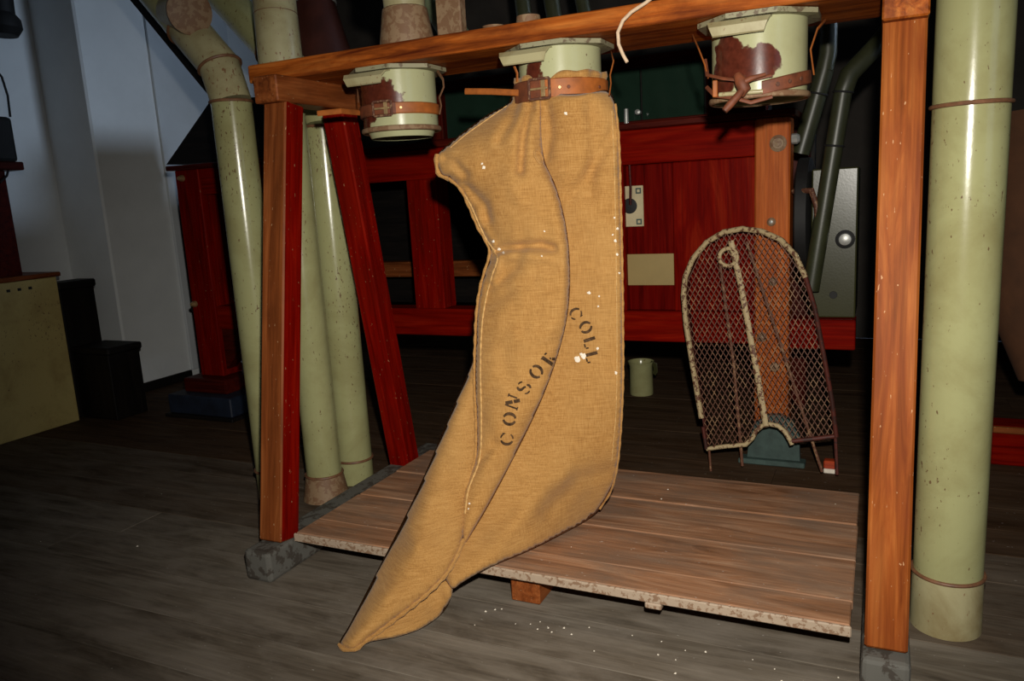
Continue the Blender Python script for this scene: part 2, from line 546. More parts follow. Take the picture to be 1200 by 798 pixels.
WINS = ((-0.55, 0.85, 0.95, 2.55), (3.55, 5.05, 2.05, 3.25))
ya = YF
for (wy0, wy1, wz0, wz1) in WINS:
    addbox(XR, XR + .1, ya, wy0, 0, ZC)
    addbox(XR, XR + .1, wy0, wy1, 0, wz0); addbox(XR, XR + .1, wy0, wy1, wz1, ZC)
    ya = wy1
addbox(XR, XR + .1, ya, YB, 0, ZC)
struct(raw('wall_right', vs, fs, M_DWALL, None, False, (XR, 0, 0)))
for i, (wy0, wy1, wz0, wz1) in enumerate(WINS):
    win = struct(abox('window_%d' % (i + 1), XR + 0.02, XR + 0.06, wy0, wy1, wz0, wz0 + 0.06, M_PANEL, None, 0.004))
    for (a0, a1, b0, b1) in ((wy0, wy0 + .06, wz0 + .06, wz1), (wy1 - .06, wy1, wz0 + .06, wz1), (wy0 + .06, wy1 - .06, wz1 - .06, wz1),
                             ((wy0 + wy1) / 2 - .03, (wy0 + wy1) / 2 + .03, wz0 + .06, wz1 - .06)):
        abox('window_frame', XR + 0.02, XR + 0.06, a0, a1, b0, b1, M_PANEL, win, 0.003)

# ------------------------------------------------------------------ sack stand
LX0, LX1 = -1.782, -1.692          # left trestle
RX0, RX1 = -0.006, 0.082           # right trestle
BY0, BY1, BZ0, BZ1 = 2.06, 2.40, 1.555, 1.612
stand = empty('sack_stand', (-0.85, 2.2, 0), 'wooden trestle stand with thick top beam holding three round spouts', 'stand')
beam = abox('top_beam', -1.885, -0.012, BY0, BY1, BZ0, BZ1, M_BEAM, stand, 0.006, 2)
for (x0, x1, fm, bm_) in ((LX0, LX1, M_BROWN, M_RED), (RX0, RX1, M_ORANGE, M_RED)):
    left = x0 < -1
    abox('crosspiece', x0 - .002, x1 + .002, 1.965, 2.47, 1.474, BZ0 if left else 1.70, M_BROWN if left else M_BEAM, stand, 0.004)
    xm = (x0 + x1) / 2
    w = x1 - x0
    # front leg leans back at the top, rear leg splays away from it
    lg = board('leg', (xm, 1.80, 0.098), (xm, 2.045, 1.474), w, 0.088, fm, stand, (0, -1, 0), 0.005)
    if left:                                     # its inner side kept the red stain
        lg.data.materials.append(M_RED)
        for f_ in lg.data.polygons:
            if f_.normal.y < -.8: f_.material_index = 1
    board('leg', (xm, 2.55, 0.098), (xm, 2.33, 1.474), w, 0.088, bm_, stand, (0, -1, 0), 0.005)
    abox('foot', x0 - .006, x1 + .006, 1.69 if left else 1.72, 2.80, 0.0, 0.1, M_FOOT, stand, 0.012, 2)
# bolt heads and worn plug on top of the beam
for px, py in ((622, 24), (588, 33)):
    c = P(px, py, 'z', BZ1 + .01)
    lathe('bolt_head', (c.x, BY0 + .035, BZ1 - .002), (0, 0, 1), [(0, 0), (.035 if px > 600 else .028, 0), (.033, .02 if px > 600 else .008), (.012, .026 if px > 600 else .012), (0, .026 if px > 600 else .012)], M_RUSTPIPE, stand, 16)

# ------------------------------------------------------------------ low platform
plat = empty('wooden_platform', (-0.85, 2.2, 0), 'low worn plank platform on the floor inside the trestle stand', 'platform')
ys = [1.815, 1.93, 2.16, 2.40, 2.66]
for i in range(4):
    xa = -1.682 + random.uniform(0, .008); xb = -0.034 - random.uniform(0, .008)
    abox('plank', xa, xb, ys[i] + .0015, ys[i + 1] - .0015, .094 + random.uniform(-.001, .001), .1195 + random.uniform(-.0015, .0015), M_PLAT, plat, 0.003)
# whitened front edge strip with a tongue
abox('edge_strip', -1.682, -0.034, 1.806, 1.8155, .092, .119, M_EDGE, plat, 0.003)
tx = P(765, 705, 'y', 1.806).x
abox('tongue', tx - .022, tx + .022, 1.805, 1.83, .076, .0925, M_EDGE, plat, 0.003)
for bx in (-1.58, P(615, 690, 'y', 1.85).x, -0.12):
    abox('bearer', bx - .045, bx + .045, 1.85 if -1.2 < bx < -.5 else 2.0, 2.62, 0.0, .0935, M_BROWN, plat, 0.004)

# ------------------------------------------------------------------ spouts
SPY, SPR = 2.19, 0.118


def spout(cx, zb, label, chips, lipx, mat_name, rim):
    t = empty('sack_spout', (cx, SPY, zb), label, 'spout', 'round sack spouts under the beam')
    m = paint(mat_name, (0.42, 0.42, 0.235), rough=0.25, spots=0.6, stain=0.3, chips=chips)
    zt = BZ0 - .002
    lathe('body', (cx, SPY, zb), (0, 0, 1), [(SPR - .004, .004), (SPR, 0), (SPR, zt - zb), (SPR - .004, zt - zb), (SPR - .004, .004)], m, t, 48)
    # octagonal flange plate below the beam
    pr = []
    for k in range(8):
        a = PI / 8 + k * PI / 4
        pr.append((cx + .157 * math.cos(a), SPY + .150 * math.sin(a)))
    v = [(x, y, zt - .012) for x, y in pr] + [(x, y, zt) for x, y in pr]
    f = [tuple(range(8))[::-1], tuple(range(8, 16))] + [(i, (i + 1) % 8, (i + 1) % 8 + 8, i + 8) for i in range(8)]
    raw('flange', v, f, M_GRIME, t, False, (cx, SPY, zt))
    # bent lip plate at the front
    lw = .075
    x0, x1 = lipx - lw, lipx + lw
    yf = SPY - SPR
    v = []
    for (dy, z, ins) in ((.012, zt - .012, 0), (-.02, zt - .016, 0), (-.034, zt - .03, .006), (-.030, zt - .05, .014)):
        v += [(x0 + ins, yf + dy, z), (x1 - ins, yf + dy, z), (x0 + ins, yf + dy + .004, z - .003), (x1 - ins, yf + dy + .004, z - .003)]
    f = []
    for k in range(3):
        a = 4 * k; b = a + 4
        f += [(a, a + 1, b + 1, b), (a + 2, b + 2, b + 3, a + 3), (a, b, b + 2, a + 2), (a + 1, a + 3, b + 3, b + 1)]
    f += [(0, 2, 3, 1), (12, 13, 15, 14)]
    raw('lip_plate', v, f, M_PIPER, t, False, (lipx, yf, zt))
    if rim:
        ring('rim', (cx, SPY, zb + .006), (0, 0, 1), SPR + .003, .006, M_RUSTPIPE, t, 48, .008)
    return t


def spx(pxl, pxr, py):
    """centre X of a spout whose silhouette spans pxl..pxr"""
    dl = ray(pxl, py); dr = ray(pxr, py)
    al = math.atan2(dl.x, dl.y); ar = math.atan2(dr.x, dr.y)
    return SPY * math.tan((al + ar) / 2)


cxL, cxM, cxR = spx(421, 515, 120), spx(603, 710, 85), spx(832, 949, 60)
spout(cxL, 1.365, 'cream enamel spout half stripped to maroon, above the red rear leg', [((.010, -SPR, .10), .052), ((-.055, -.095, .09), .07), ((-.08, -.08, .04), .055), ((.045, -.105, .085), .034)], cxL - .03, 'spout_paint_a', True)
spout(cxM, 1.412, 'cream enamel spout with the burlap sack belted onto it', [((-.035, -SPR, .073), .032)], cxM - .05, 'spout_paint_b', False)
spout(cxR, 1.352, 'cream enamel spout with a two-lobed bare maroon patch, beside the orange post', [((-.065, -.10, .11), .052), ((-.075, -.09, .06), .05), ((-.02, -.117, .085), .04), ((.025, -.115, .085), .042)], cxR - .03, 'spout_paint_c', True)

# inner cone seen under the left spout
lathe('inner_cone', (cxL, SPY, 1.365), (0, 0, 1), [(SPR - .02, -.018), (SPR - .012, .0), (SPR - .006, .02)], paint('spout_cone', (0.42, 0.42, 0.235)), bpy.data.objects['sack_spout'], 40)

# ------------------------------------------------------------------ leather belts


def band(name, cx, cy, cz, R, h, mat, parent, tilt=(0, 0), th=.004, a0=0.0, a1=2 * PI, seg=60):
    vs, fs = [], []
    for k in range(seg + 1):
        a = a0 + (a1 - a0) * k / seg
        x, y = math.cos(a), math.sin(a)
        zc = cz + tilt[0] * x * R + tilt[1] * y * R
        for (r, dz) in ((R, -h / 2), (R + th, -h / 2 + .003), (R + th, h / 2 - .003), (R, h / 2)):
            vs.append((cx + r * x, cy + r * y, zc + dz))
    for k in range(seg):
        for q in range(4):
            q2 = (q + 1) % 4
            fs.append((4 * k + q, 4 * k + 4 + q, 4 * k + 4 + q2, 4 * k + q2))
    return sharp(raw(name, vs, fs, mat, parent, True, (cx, cy, cz)), 35)


def buckle(cx, cy, cz, R, ang, w, h, parent, tl=0.0):
    """rectangular buckle frame lying on a band at angle ang"""
    n = Vector((math.cos(ang), math.sin(ang), 0)); t = Vector((-math.sin(ang), math.cos(ang), tl)).normalized()
    c = Vector((cx, cy, cz)) + n * (R + .006)
    up = n.cross(t)
    fr = None
    for (a, b) in (((-w, -h), (w, -h)), ((w, -h), (w, h)), ((w, h), (-w, h)), ((-w, h), (-w, -h))):
        pa = c + t * a[0] / 2 + up * a[1] / 2; pb = c + t * b[0] / 2 + up * b[1] / 2
        if fr is None:
            fr = board('buckle', pa, pb, .007, .006, M_BUCKLE, parent, n, .0015)
        else:
            board('bar', pa, pb, .007, .006, M_BUCKLE, fr, n, .0015)
    board('prong', c - t * w * .42 + n * .003, c + t * w * .42 + n * .003, .006, .004, M_BRASS, fr, n, .001)
    board('roller', c + t * w * .2 - up * h * .42 + n * .002, c + t * w * .2 + up * h * .42 + n * .002, .012, .005, M_BRASS, fr, n, .001)
    return fr


def front_ang(cx):          # the spout side that faces the lens
    return math.atan2(-SPY, -cx)


# belt round the sack neck
zbm = P(657, 102, 'y', SPY - .128).z
beltM = empty('leather_belt', (cxM, SPY, zbm), 'tan leather belt buckled around the neck of the burlap sack', 'belt', 'leather belts on the spouts')
band('strap', cxM, SPY, zbm, .132, .052, M_LEATHER, beltM)
fa = front_ang(cxM)
buckle(cxM, SPY, zbm, .138, fa - .42, .062, .052, beltM)
band('keeper', cxM, SPY, zbm, .137, .056, M_DLEATHER, beltM, a0=fa - 1.2, a1=fa - .42, seg=16)
for da in (-.02, .16, .9):
    p = Vector((cxM, SPY, zbm)) + Vector((math.cos(fa + da), math.sin(fa + da), 0)) * .137
    lathe('eyelet', p, (math.cos(fa + da), math.sin(fa + da), 0), [(0, 0), (.005, 0), (.004, .002), (0, .002)], M_BRASS if da < 0 else M_DLEATHER, beltM, 10)
ta = Vector((cxM, SPY, zbm)) + Vector((math.cos(fa - 1.0), math.sin(fa - 1.0), 0)) * .140
tb = P(545, 107, 'y', 2.10)
tube('tail', [ta, (ta + tb) / 2 + Vector((0, -.004, .001)), tb], .01, M_LEATHER, beltM, 8, True, (.017, .005))
# belt on the left spout
zbl = P(470, 125, 'y', SPY - .12).z
beltL = empty('leather_belt', (cxL, SPY, zbl), 'tan leather belt hugging the empty spout by the red rear leg', 'belt', 'leather belts on the spouts')
faL = front_ang(cxL)
band('strap', cxL, SPY, zbl, .1215, .034, M_LEATHER, beltL, a0=faL - .25, a1=faL + 2.2, tilt=(0, 0))
band('strap_end', cxL, SPY, zbl, .1235, .036, M_DLEATHER, beltL, a0=faL - 1.9, a1=faL - .1)
buckle(cxL, SPY, zbl, .126, faL - .42, .06, .042, beltL)
p = Vector((cxL, SPY, zbl)) + Vector((math.cos(faL - 1.35), math.sin(faL - 1.35), 0)) * .13
tube('tail', [p, P(400, 130, 'y', 2.0), P(372, 133, 'y', 1.99)], .01, M_LEATHER, beltL, 8, True, (.016, .005))
p = Vector((cxL, SPY, zbl)) + Vector((math.cos(faL + .02), math.sin(faL + .02), 0)) * .1265
lathe('eyelet', p, (math.cos(faL), math.sin(faL), 0), [(0, 0), (.005, 0), (.004, .002), (0, .002)], M_BRASS, beltL, 10)
# loose belt under the right spout
zbr = P(890, 100, 'y', SPY - .13).z
beltR = empty('leather_belt', (cxR, SPY, zbr), 'loose dark leather belt with knotted thong hanging under the spout by the orange post', 'belt', 'leather belts on the spouts')
faR = front_ang(cxR)
tl = (.16, .10)
band('strap', cxR, SPY, zbr + .002, .124, .034, M_DLEATHER, beltR, tilt=tl, a0=faR + .05, a1=faR + PI + .9)
fb = P(842, 105, 'y', SPY - .10)


def rp(px, py, y): return P(px, py, 'y', y)


tube('loop', [rp(826, 70, 2.13), rp(829, 88, 2.09), rp(848, 92, 2.05), rp(876, 95, 2.045), rp(904, 88, 2.06)], .005, M_DLEATHER, beltR, 8, True, (.010, .005))
tube('loop', [rp(828, 102, 2.11), rp(838, 112, 2.07), rp(862, 115, 2.05), rp(880, 120, 2.05), rp(905, 113, 2.06)], .005, M_DLEATHER, beltR, 8, True, (.010, .005))
bk = board('buckle', rp(838, 94, 2.062), rp(838, 114, 2.064), .012, .006, M_LEATHER, beltR, (0, -1, 0), .002)
tube('roller', [rp(843, 111, 2.06), rp(868, 109, 2.052), rp(894, 107, 2.058)], .0055, M_PIPER, beltR, 10)
tube('knot', [rp(864, 88, 2.045), rp(869, 97, 2.035), rp(872, 104, 2.035), rp(868, 112, 2.038)], [.010, .016, .015, .008], M_DLEATHER, beltR, 10)
tube('tail', [rp(872, 103, 2.032), rp(864, 113, 2.02), rp(856, 122, 2.015), rp(849, 130, 2.01)], [.008, .009, .010, .008], M_DLEATHER, beltR, 10)
tube('tail', [rp(868, 98, 2.032), rp(880, 92, 2.03), rp(897, 87, 2.045)], [.008, .007, .004], M_DLEATHER, beltR, 10)
for da in (.35, .6, .9):
    a = faR + da
    pz = zbr + .002 + tl[0] * math.cos(a) * .124 + tl[1] * math.sin(a) * .124
    lathe('eyelet', Vector((cxR, SPY, pz)) + Vector((math.cos(a), math.sin(a), 0)) * .1275, (math.cos(a), math.sin(a), 0), [(0, 0), (.006, 0), (.005, .002), (0, .002)], M_BUCKLE, beltR, 10)
# leather hangers from the beam
for (b, pp) in ((beltR, [(812, 42), (819, 58), (826, 76), (830, 92)]), (beltR, [(967, 24), (958, 34), (950, 58), (952, 74), (954, 88)]),
                (beltM, [(593, 66), (601, 74), (606, 86), (606, 96)]), (beltM, [(716, 60), (719, 72), (715, 88), (716, 98), (714, 112)]),
                (beltL, [(511, 81), (519, 93), (520, 102), (515, 114), (517, 124), (515, 134)]), (beltL, [(418, 97), (419, 108), (420, 120)])):
    pts = []
    for k, (x, y) in enumerate(pp):
        yy = 2.10 if b is not beltL else 2.12
        q = P(x, y, 'y', yy)
        if k == 0:
            q = P(x, y, 'z', BZ0 - .004)
            if q.y > 2.38: q.y = 2.3
        pts.append(q)
    tube('hanger', pts, .004, M_LEATHER if b is not beltL else M_RING, b, 8, True, (.010, .004))

# ------------------------------------------------------------------ risers, cans and pipes above the beam
t = empty('rusty_riser', (cxL, SPY + .03, BZ1), 'cream funnel neck with a brown rubbed cone standing on the beam', 'pipe')
cR = P(438, 50, 'z', BZ1)
rb = Vector((cR.x + .01, 2.20, BZ1))
lathe('cone', rb, (0, 0, 1), [(.088, 0), (.088, .008), (.07, .12), (.062, .125)], M_RUSTPIPE, t, 28)
tube('elbow', [rb + Vector((0, 0, .12)), rb + Vector((0, 0, .17)), rb + Vector((-.07, -.02, .30)), rb + Vector((-.17, -.05, .45))], [.064, .066, .07, .07], M_PIPER, t, 24)
lathe('cap', rb + Vector((-.055, -.055, .225)), (-.3, -.85, .25), [(0, .03), (.05, .03), (.056, .02), (.056, -.02), (.05, -.03)], M_RUSTPIPE, t, 24)
c2 = P(486, 42, 'z', BZ1)
abox('side_plate', c2.x - .03, c2.x + .055, 2.21, 2.25, BZ1, 1.95, M_RUSTPIPE, t, .004)

t = empty('maroon_can', Pd(378, 60, 3.0), 'dark maroon tapered can with a steel collar behind the beam', 'can')
ca = Pd(377, 70, 3.5); cb = Pd(366, -5, 3.5)
ax = (cb - ca).normalized()
lathe('can_body', ca - ax * .12, ax, [(.15, 0), (.143, .1), (.097, .365), (0, .365)], M_RCAN, t, 28)
lathe('collar', ca + ax * .24, ax, [(.1, 0), (.103, .012), (.098, .02), (.098, .2), (0, .2)], M_STEEL, t, 28)

# ------------------------------------------------------------------ vertical pipes
PR = 0.0735


def pipe_rings(par, a, b, fr, r=PR):
    a = Vector(a); b = Vector(b)
    for k in fr:
        ring('ring', a.lerp(b, k), b - a, r + .002, .0055, M_RING, par, 32)


# elbowed pipe with the capped branch
xA, yA = -2.19, 2.29
t = empty('chute_pipe', (xA, yA, 0), 'cream pipe with an elbow and a brown capped branch, outside the trestle', 'pipe', 'cream grain pipes')
zA = 1.545
e0 = Vector((xA, yA, zA)); e1 = Pd(263, 72, 2.98); e2 = Pd(232, 32, 3.0); e3 = Pd(110, -110, 3.05)
e1 = Vector((xA - .035, yA, zA + .13))
dirn = (Pd(150, -50, 3.05) - e1).normalized()
e2 = e1 + dirn * .23
e3 = e1 + dirn * .95
pA = tube('pipe', [(xA, yA, .0), e0], PR, M_PIPE, t, 40)
tube('elbow', [e0, e1, e2], PR, M_PIPER, t, 40)
tube('upper_pipe', [e2, e3], PR, M_PIPE, t, 40)
ring('ring', e0, (0, 0, 1), PR + .002, .0055, M_RING, t, 36)
ring('ring', e1, (e2 - e1).normalized() + Vector((0, 0, 1)), PR + .004, .0055, M_RING, t, 36)
ring('ring', e2, dirn, PR + .002, .0055, M_RING, t, 36)
ring('ring', (xA, yA, .12), (0, 0, 1), PR + .002, .0055, M_RING, t, 36)
bs = e2 + dirn * .09
tgt = Pd(222, 14, 2.82)
bd = (tgt - bs).normalized()
br = tube('branch', [bs, tgt], PR * .98, M_PIPER, t, 36)
lathe('branch_cap', tgt, bd, [(PR, -.012), (PR + .006, -.008), (PR + .006, .006), (PR * .9, .012), (PR * .3, .014), (0, .014)], M_RUSTPIPE, t, 36)

off_ = Vector((-.075, .11, -.075))
board('dark_board', e1 + off_ - dirn * .02, e3 + off_, .15, .03, M_BLACKW, t, (0, -1, 0), .004)  # dark strip along the lower left of the sloping pipe

# pipe with stacked rings, rising behind the left front leg
bA2 = P(372, 588, 'z', 0); xB, yB = bA2.x, bA2.y + PR * .8
t = empty('ringed_pipe', (xB, yB, 0), 'cream pipe with stacked rings and a rusty foot, behind the brown front leg', 'pipe', 'cream grain pipes')
tube('pipe', [(xB, yB, .09), (xB, yB, 2.3)], PR * .94, M_PIPE, t, 40)
lathe('pipe_foot', (xB, yB, 0), (0, 0, 1), [(PR + .018, 0), (PR + .012, .03), (PR, .098), (PR * .9, .10)], M_RUSTPIPE, t, 36)
for z in (.1, 1.64, 1.70, 1.83, 1.93):
    ring('ring', (xB, yB, z), (0, 0, 1) if z < 1 else (random.uniform(-.12, .12), .1, 1), PR * .94 + .003, .0055, M_RING, t, 36)
lathe('sleeve', (xB, yB, 1.64), (0, 0, 1), [(PR * .95, 0), (PR + .006, .004), (PR + .002, .28), (PR * .95, .29)], M_PIPER, t, 36)

bC = P(408, 568, 'z', 0); xC, yC = bC.x, bC.y + PR * .8
t = empty('chute_pipe', (xC, yC, 0), 'cream pipe with a brown stain standing beside the red rear leg', 'pipe', 'cream grain pipes')
cd = (Pd(245, -20, 3.35) - Vector((xC - .02, yC + .02, 1.55))).normalized()
tube('pipe', [(xC, yC, 0), (xC, yC, 1.45)], PR, M_PIPE, t, 40)
tube('elbow', [(xC, yC, 1.45), (xC - .02, yC + .02, 1.56), Vector((xC - .02, yC + .02, 1.56)) + cd * .34], PR * .99, M_PIPE, t, 40)
tube('upper_pipe', [Vector((xC - .02, yC + .02, 1.56)) + cd * .34, Vector((xC - .02, yC + .02, 1.56)) + cd * 1.3], PR * .97, M_PIPE, t, 40)
ring('ring', (xC, yC, .1), (0, 0, 1), PR + .002, .0055, M_RING, t, 36)
ring('ring', (xC, yC, 1.45), (0, 0, 1), PR + .002, .0055, M_RING, t, 36)
ring('ring', Vector((xC - .02, yC + .02, 1.56)) + cd * .34, cd, PR + .002, .0055, M_RING, t, 36)

# big pipe at the right of the orange post
bR = P(1109, 750, 'z', 0); xP, yP = bR.x + .002, bR.y + .079
rP = 0.079
t = empty('chute_pipe', (xP, yP, 0), 'thick freckled cream pipe standing just outside the orange front post', 'pipe', 'cream grain pipes')
tube('pipe', [(xP, yP, 0), (xP, yP, ZC)], rP, M_PIPE, t, 56)
zr1 = P(1148, 119, 'y', yP - rP).z; zr2 = P(1110, 685, 'y', yP - rP).z
for z in (zr1, zr2):
    ring('ring', (xP, yP, z), (0, 0, 1), rP + .002, .005, M_RING, t, 48)
lathe('collar', (xP, yP, 0), (0, 0, 1), [(rP, 0), (rP + .003, 0), (rP + .002, zr2), (rP, zr2)], M_PIPER, t, 48)

# pale and dark green tubes behind the beam
tag(tube('slanted_tube', [Pd(470, -60, 3.4), Pd(545, 60, 3.4)], .062, plain('sage_paint', (0.16, 0.19, 0.11), .35), None, 24), 'sage green slanted tube passing behind the beam next to the rusty riser', 'pipe')
for (x0, x1, r, lb) in ((610, 616, .04, 'dark green tube behind the beam directly above the rusty bolt head'), (642, 652, .04, 'dark green tube behind the beam, second from the pale cord'), (675, 690, .035, 'dark green tube behind the beam, next to the pale cord')):
    tag(tube('dark_tube', [Pd(x0 - 6, -60, 3.35), Pd(x1 + 4, 60, 3.35)], r * .85, M_DGREEN, None, 20), lb, 'pipe', 'dark green tubes behind the beam')

# cord
tag(tube('cord', [P(768, -6, 'y', 2.045), P(757, 3, 'y', 2.04), P(740, 14, 'y', 2.03), P(730, 24, 'y', 2.025), P(724, 38, 'y', 2.03), P(725, 52, 'y', 2.03), P(730, 64, 'y', 2.03), P(735, 73, 'y', 2.03)], .0045, M_CORD, None, 8), 'pale cord hanging over the front of the beam', 'cord')

# ------------------------------------------------------------------ red milling machine
YM = 3.25
mach = empty('sifting_machine', (-1.9, YM, 0), 'long red wooden sifting machine with rails and panels behind the sack', 'machine')
TB = .12


def mb(name, x0, x1, z0, z1, mat, y0=YM, y1=YM + TB, par=None, bev=.004):
    return abox(name, x0, x1, y0, y1, z0, z1, mat, par or mach, bev)


mb('top_rail', -3.40, -.452, 1.245, 1.385, M_REDM)
mb('bottom_rail', -3.40, -.452, .49, .622, M_REDM)
mb('bottom_rail', -.318, -.075, .475, .595, M_REDM, YM + .01)
mb('post', -3.575, -3.40, .215, 1.385, M_RED, YM - .01, YM + .14)
rpost = mb('post', -.451, -.319, .05, 1.385, M_REDO, YM - .012, YM + .12, bev=.006)
mb('post', -2.07, -1.905, .622, 1.245, M_RED)
mb('post', -1.02, -.99, .622, 1.245, M_REDM)
mb('panel', -.785, -.452, .622, 1.243, M_REDP, YM + .02, YM + .05)
mb('panel', -.99, -.785, .622, 1.243, wood('dark_panel_wood', (0.07, 0.001, 0.0005), (0.12, 0.002, 0.001), (0.16, 0.005, 0.002), 0.45, spec=0.02), YM + .035, YM + .06)
mb('ledge', -3.62, -.30, 1.386, 1.412, M_DRED, YM - .03, 4.30)
mb('rear_rail', -3.40, -.452, .70, .79, M_BROWN, 3.95, 4.05)
mb('dark_backing', -3.50, -.30, .50, 1.385, M_BLACKW, 4.25, 4.30)  # added dark sheet standing in for the unlit machine interior
mb('end_panel', -3.50, -3.46, .63, 1.385, M_BLACKW, YM + .15, 4.25)
mb('end_rail', -3.55, -3.42, .49, .622, M_DRED, YM + .15, 4.25)
mb('rear_post', -3.55, -3.40, .0, 1.385, M_DRED, 4.10, 4.24)
mb('rear_post', -.45, -.32, .0, 1.385, M_DRED, 4.10, 4.24)
for xx in (-2.85, -1.45):
    mb('inner_post', xx - .05, xx + .05, .622, 1.385, M_DRED, 3.85, 3.95)
# bracket under the bottom rail beside the left post
v = []
bx = [(-3.40, .49), (-2.95, .49), (-3.25, .40), (-3.40, .25)]
v = [(x, YM + .02, z) for x, z in bx] + [(x, YM + .10, z) for x, z in bx]
raw('bracket', v, [(0, 1, 2, 3), (7, 6, 5, 4), (0, 4, 5, 1), (1, 5, 6, 2), (2, 6, 7, 3), (3, 7, 4, 0)], M_DRED, mach, False)
# bolts on posts
for (px, py, r) in ((912, 168, .032), (904, 260, .017), (906, 330, .018), (893, 395, .02), (908, 430, .02), (238, 160, .0)):
    if r == 0: continue
    q = P(px, py, 'y', YM - .012)
    q.x = min(max(q.x, -.43), -.345)
    bo = lathe('washer', q, (0, -1, 0), [(0, 0), (r, 0), (r, .005), (r * .7, .009), (r * .65, .006), (0, .006)], M_RUSTPIPE, mach, 20)
    lathe('bolt', q + Vector((0, -.006, 0)), (0, -1, 0), [(r * .4, 0), (r * .4, .008), (0, .010)], M_STEEL if r < .018 else M_RUSTPIPE, bo, 8)
for (px, py) in ((214, 209), (229, 356)):
    q = P(px, py, 'y', YM - .01); q.x = max(q.x, -3.55)
    lathe('knob', q, (0, -1, 0), [(0, 0), (.018, 0), (.018, .012), (.010, .03), (0, .032)], M_BRASS, mach, 14)
# square hole plate with wire, and blank card
q0 = P(727, 218, 'y', YM + .034); q1 = P(755, 265, 'y', YM + .034)
cxp = P(738, 240, 'y', YM + .03)
W2 = .165
pl = abox('hole_plate', q1.x - W2, q1.x, YM + .027, YM + .034, q1.z, q1.z + .172, M_PLATE, mach, .002)
lathe('hole', (cxp.x, YM + .027, cxp.z - .005), (0, -1, 0), [(0, .001), (.030, .001), (.033, .0), ], M_IRON, pl, 20)
tube('wire', [(cxp.x + .005, YM + .022, cxp.z), (cxp.x + .008, YM + .022, cxp.z + .07), (cxp.x + .006, YM + .02, cxp.z + .19)], .006, M_DRED, pl, 8)
for dx in (.02, W2 - .02):
    for dz in (.02, .15):
        abox('mark', q1.x - dx - .012, q1.x - dx + .012, YM + .0255, YM + .0268, q1.z + dz - .012, q1.z + dz + .012, M_TEAL, pl, .0008)
        abox('mark_center', q1.x - dx - .006, q1.x - dx + .006, YM + .0248, YM + .0254, q1.z + dz - .006, q1.z + dz + .006, M_PLATE, pl, .0003)
q0 = P(700, 297, 'y', YM + .034); q1 = P(789, 334, 'y', YM + .034)
abox('blank_card', -.99, -.787, YM + .03, YM + .0345, q1.z, q1.z + .135, M_CREAMP, mach, .001)
# superstructure with dark glass
sup = mb('cabinet_body', -2.25, -.46, 1.412, 1.72, M_BLACKW, 3.72, 3.85)  # invented black body, kept low so daylight clears it
for (x0, x1) in ((-1.42, -1.30), (-.72, -.46), (-2.2, -2.08)):
    mb('stile', x0, x1, 1.412, 1.72, M_DRED, 3.66, 3.72)
mb('window_rail', -2.25, -.46, 1.412, 1.455, M_DRED, 3.65, 3.722)
mb('window_rail', -2.25, -.46, 1.69, 1.74, M_DRED, 3.65, 3.722)
for (x0, x1) in ((-2.07, -1.43), (-1.29, -1.02), (-1.02, -.725)):
    mb('pane', x0, x1 - .01, 1.456, 1.689, M_GLASSG, 3.69, 3.705, bev=.001)
qs = P(748, 135, 'y', 3.63)
lathe('latch', (qs.x, 3.64, 1.49), (0, -1, 0), [(0, 0), (.012, 0), (.012, .025), (0, .03)], M_STEEL, mach, 12)
lathe('latch', (qs.x - .06, 3.64, 1.44), (0, 0, 1), [(0, 0), (.012, 0), (.010, .07), (0, .075)], M_STEEL, mach, 12)
# pulley and belt at the right end
lathe('pulley', (-.315, YM + .20, 1.0), (1, 0, 0), [(0, 0), (.05, 0), (.05, .01), (.225, .01), (.23, .015), (.23, .055), (.22, .06), (.06, .06), (.03, .065), (0, .065)], M_IRON, mach, 40)
tube('crank_rod', [(-.31, YM + .03, 1.10), (-.24, YM - .02, 1.10), (-.22, YM - .03, 1.04), (-.215, YM - .03, .98)], .011, M_BUCKLE, mach, 10)
lathe('end_nut', (-.318, YM + .03, 1.30), (1, 0, 0), [(0, 0), (.02, 0), (.02, .02), (.012, .03), (0, .03)], M_STEEL, mach, 8)

# foot block under the left post
fb_ = empty('foot_block', (-3.46, YM + .03, 0), 'dark blue painted plinth with wooden cap under the machine end post', 'block')
abox('cap_block', -3.64, -3.31, YM - .09, YM + .22, .13, .214, M_DRED, fb_, .012, 2)
abox('plinth', -3.70, -3.22, YM - .16, YM + .28, .02, .13, M_BLUE, fb_, .006)
abox('base_strip', -3.72, -3.20, YM - .18, YM + .30, 0.0, .02, M_BLACKW, fb_, .004)

# grey sheet-metal box
q = P(975, 378, 'y', YM + .03)
gbx = empty('sheet_metal_box', (-.16, 3.35, .6), 'grey-green sheet metal box with round knob beside the machine end', 'box')
abox('box_body', -.245, -.078, YM + .05, YM + .35, .597, 1.18, M_GREY, gbx, .006, 2)
k1 = P(990, 281, 'y', YM + .018)
lathe('knob', (min(k1.x, -.11), YM + .0495, k1.z), (0, -1, 0), [(0, 0), (.036, 0), (.036, .004), (.026, .008), (.026, .004), (0, .004)], M_IRON, gbx, 24)
lathe('knob_center', (min(k1.x, -.11), YM + .0455, k1.z), (0, -1, 0), [(0, 0), (.025, 0), (.022, .014), (.010, .018), (0, .018)], M_STEEL, gbx, 24)
k1 = P(976, 347, 'y', YM + .018)
lathe('hole', (k1.x, YM + .0498, k1.z), (0, -1, 0), [(0, .0012), (.014, .0012), (.015, 0)], M_IRON, gbx, 18)

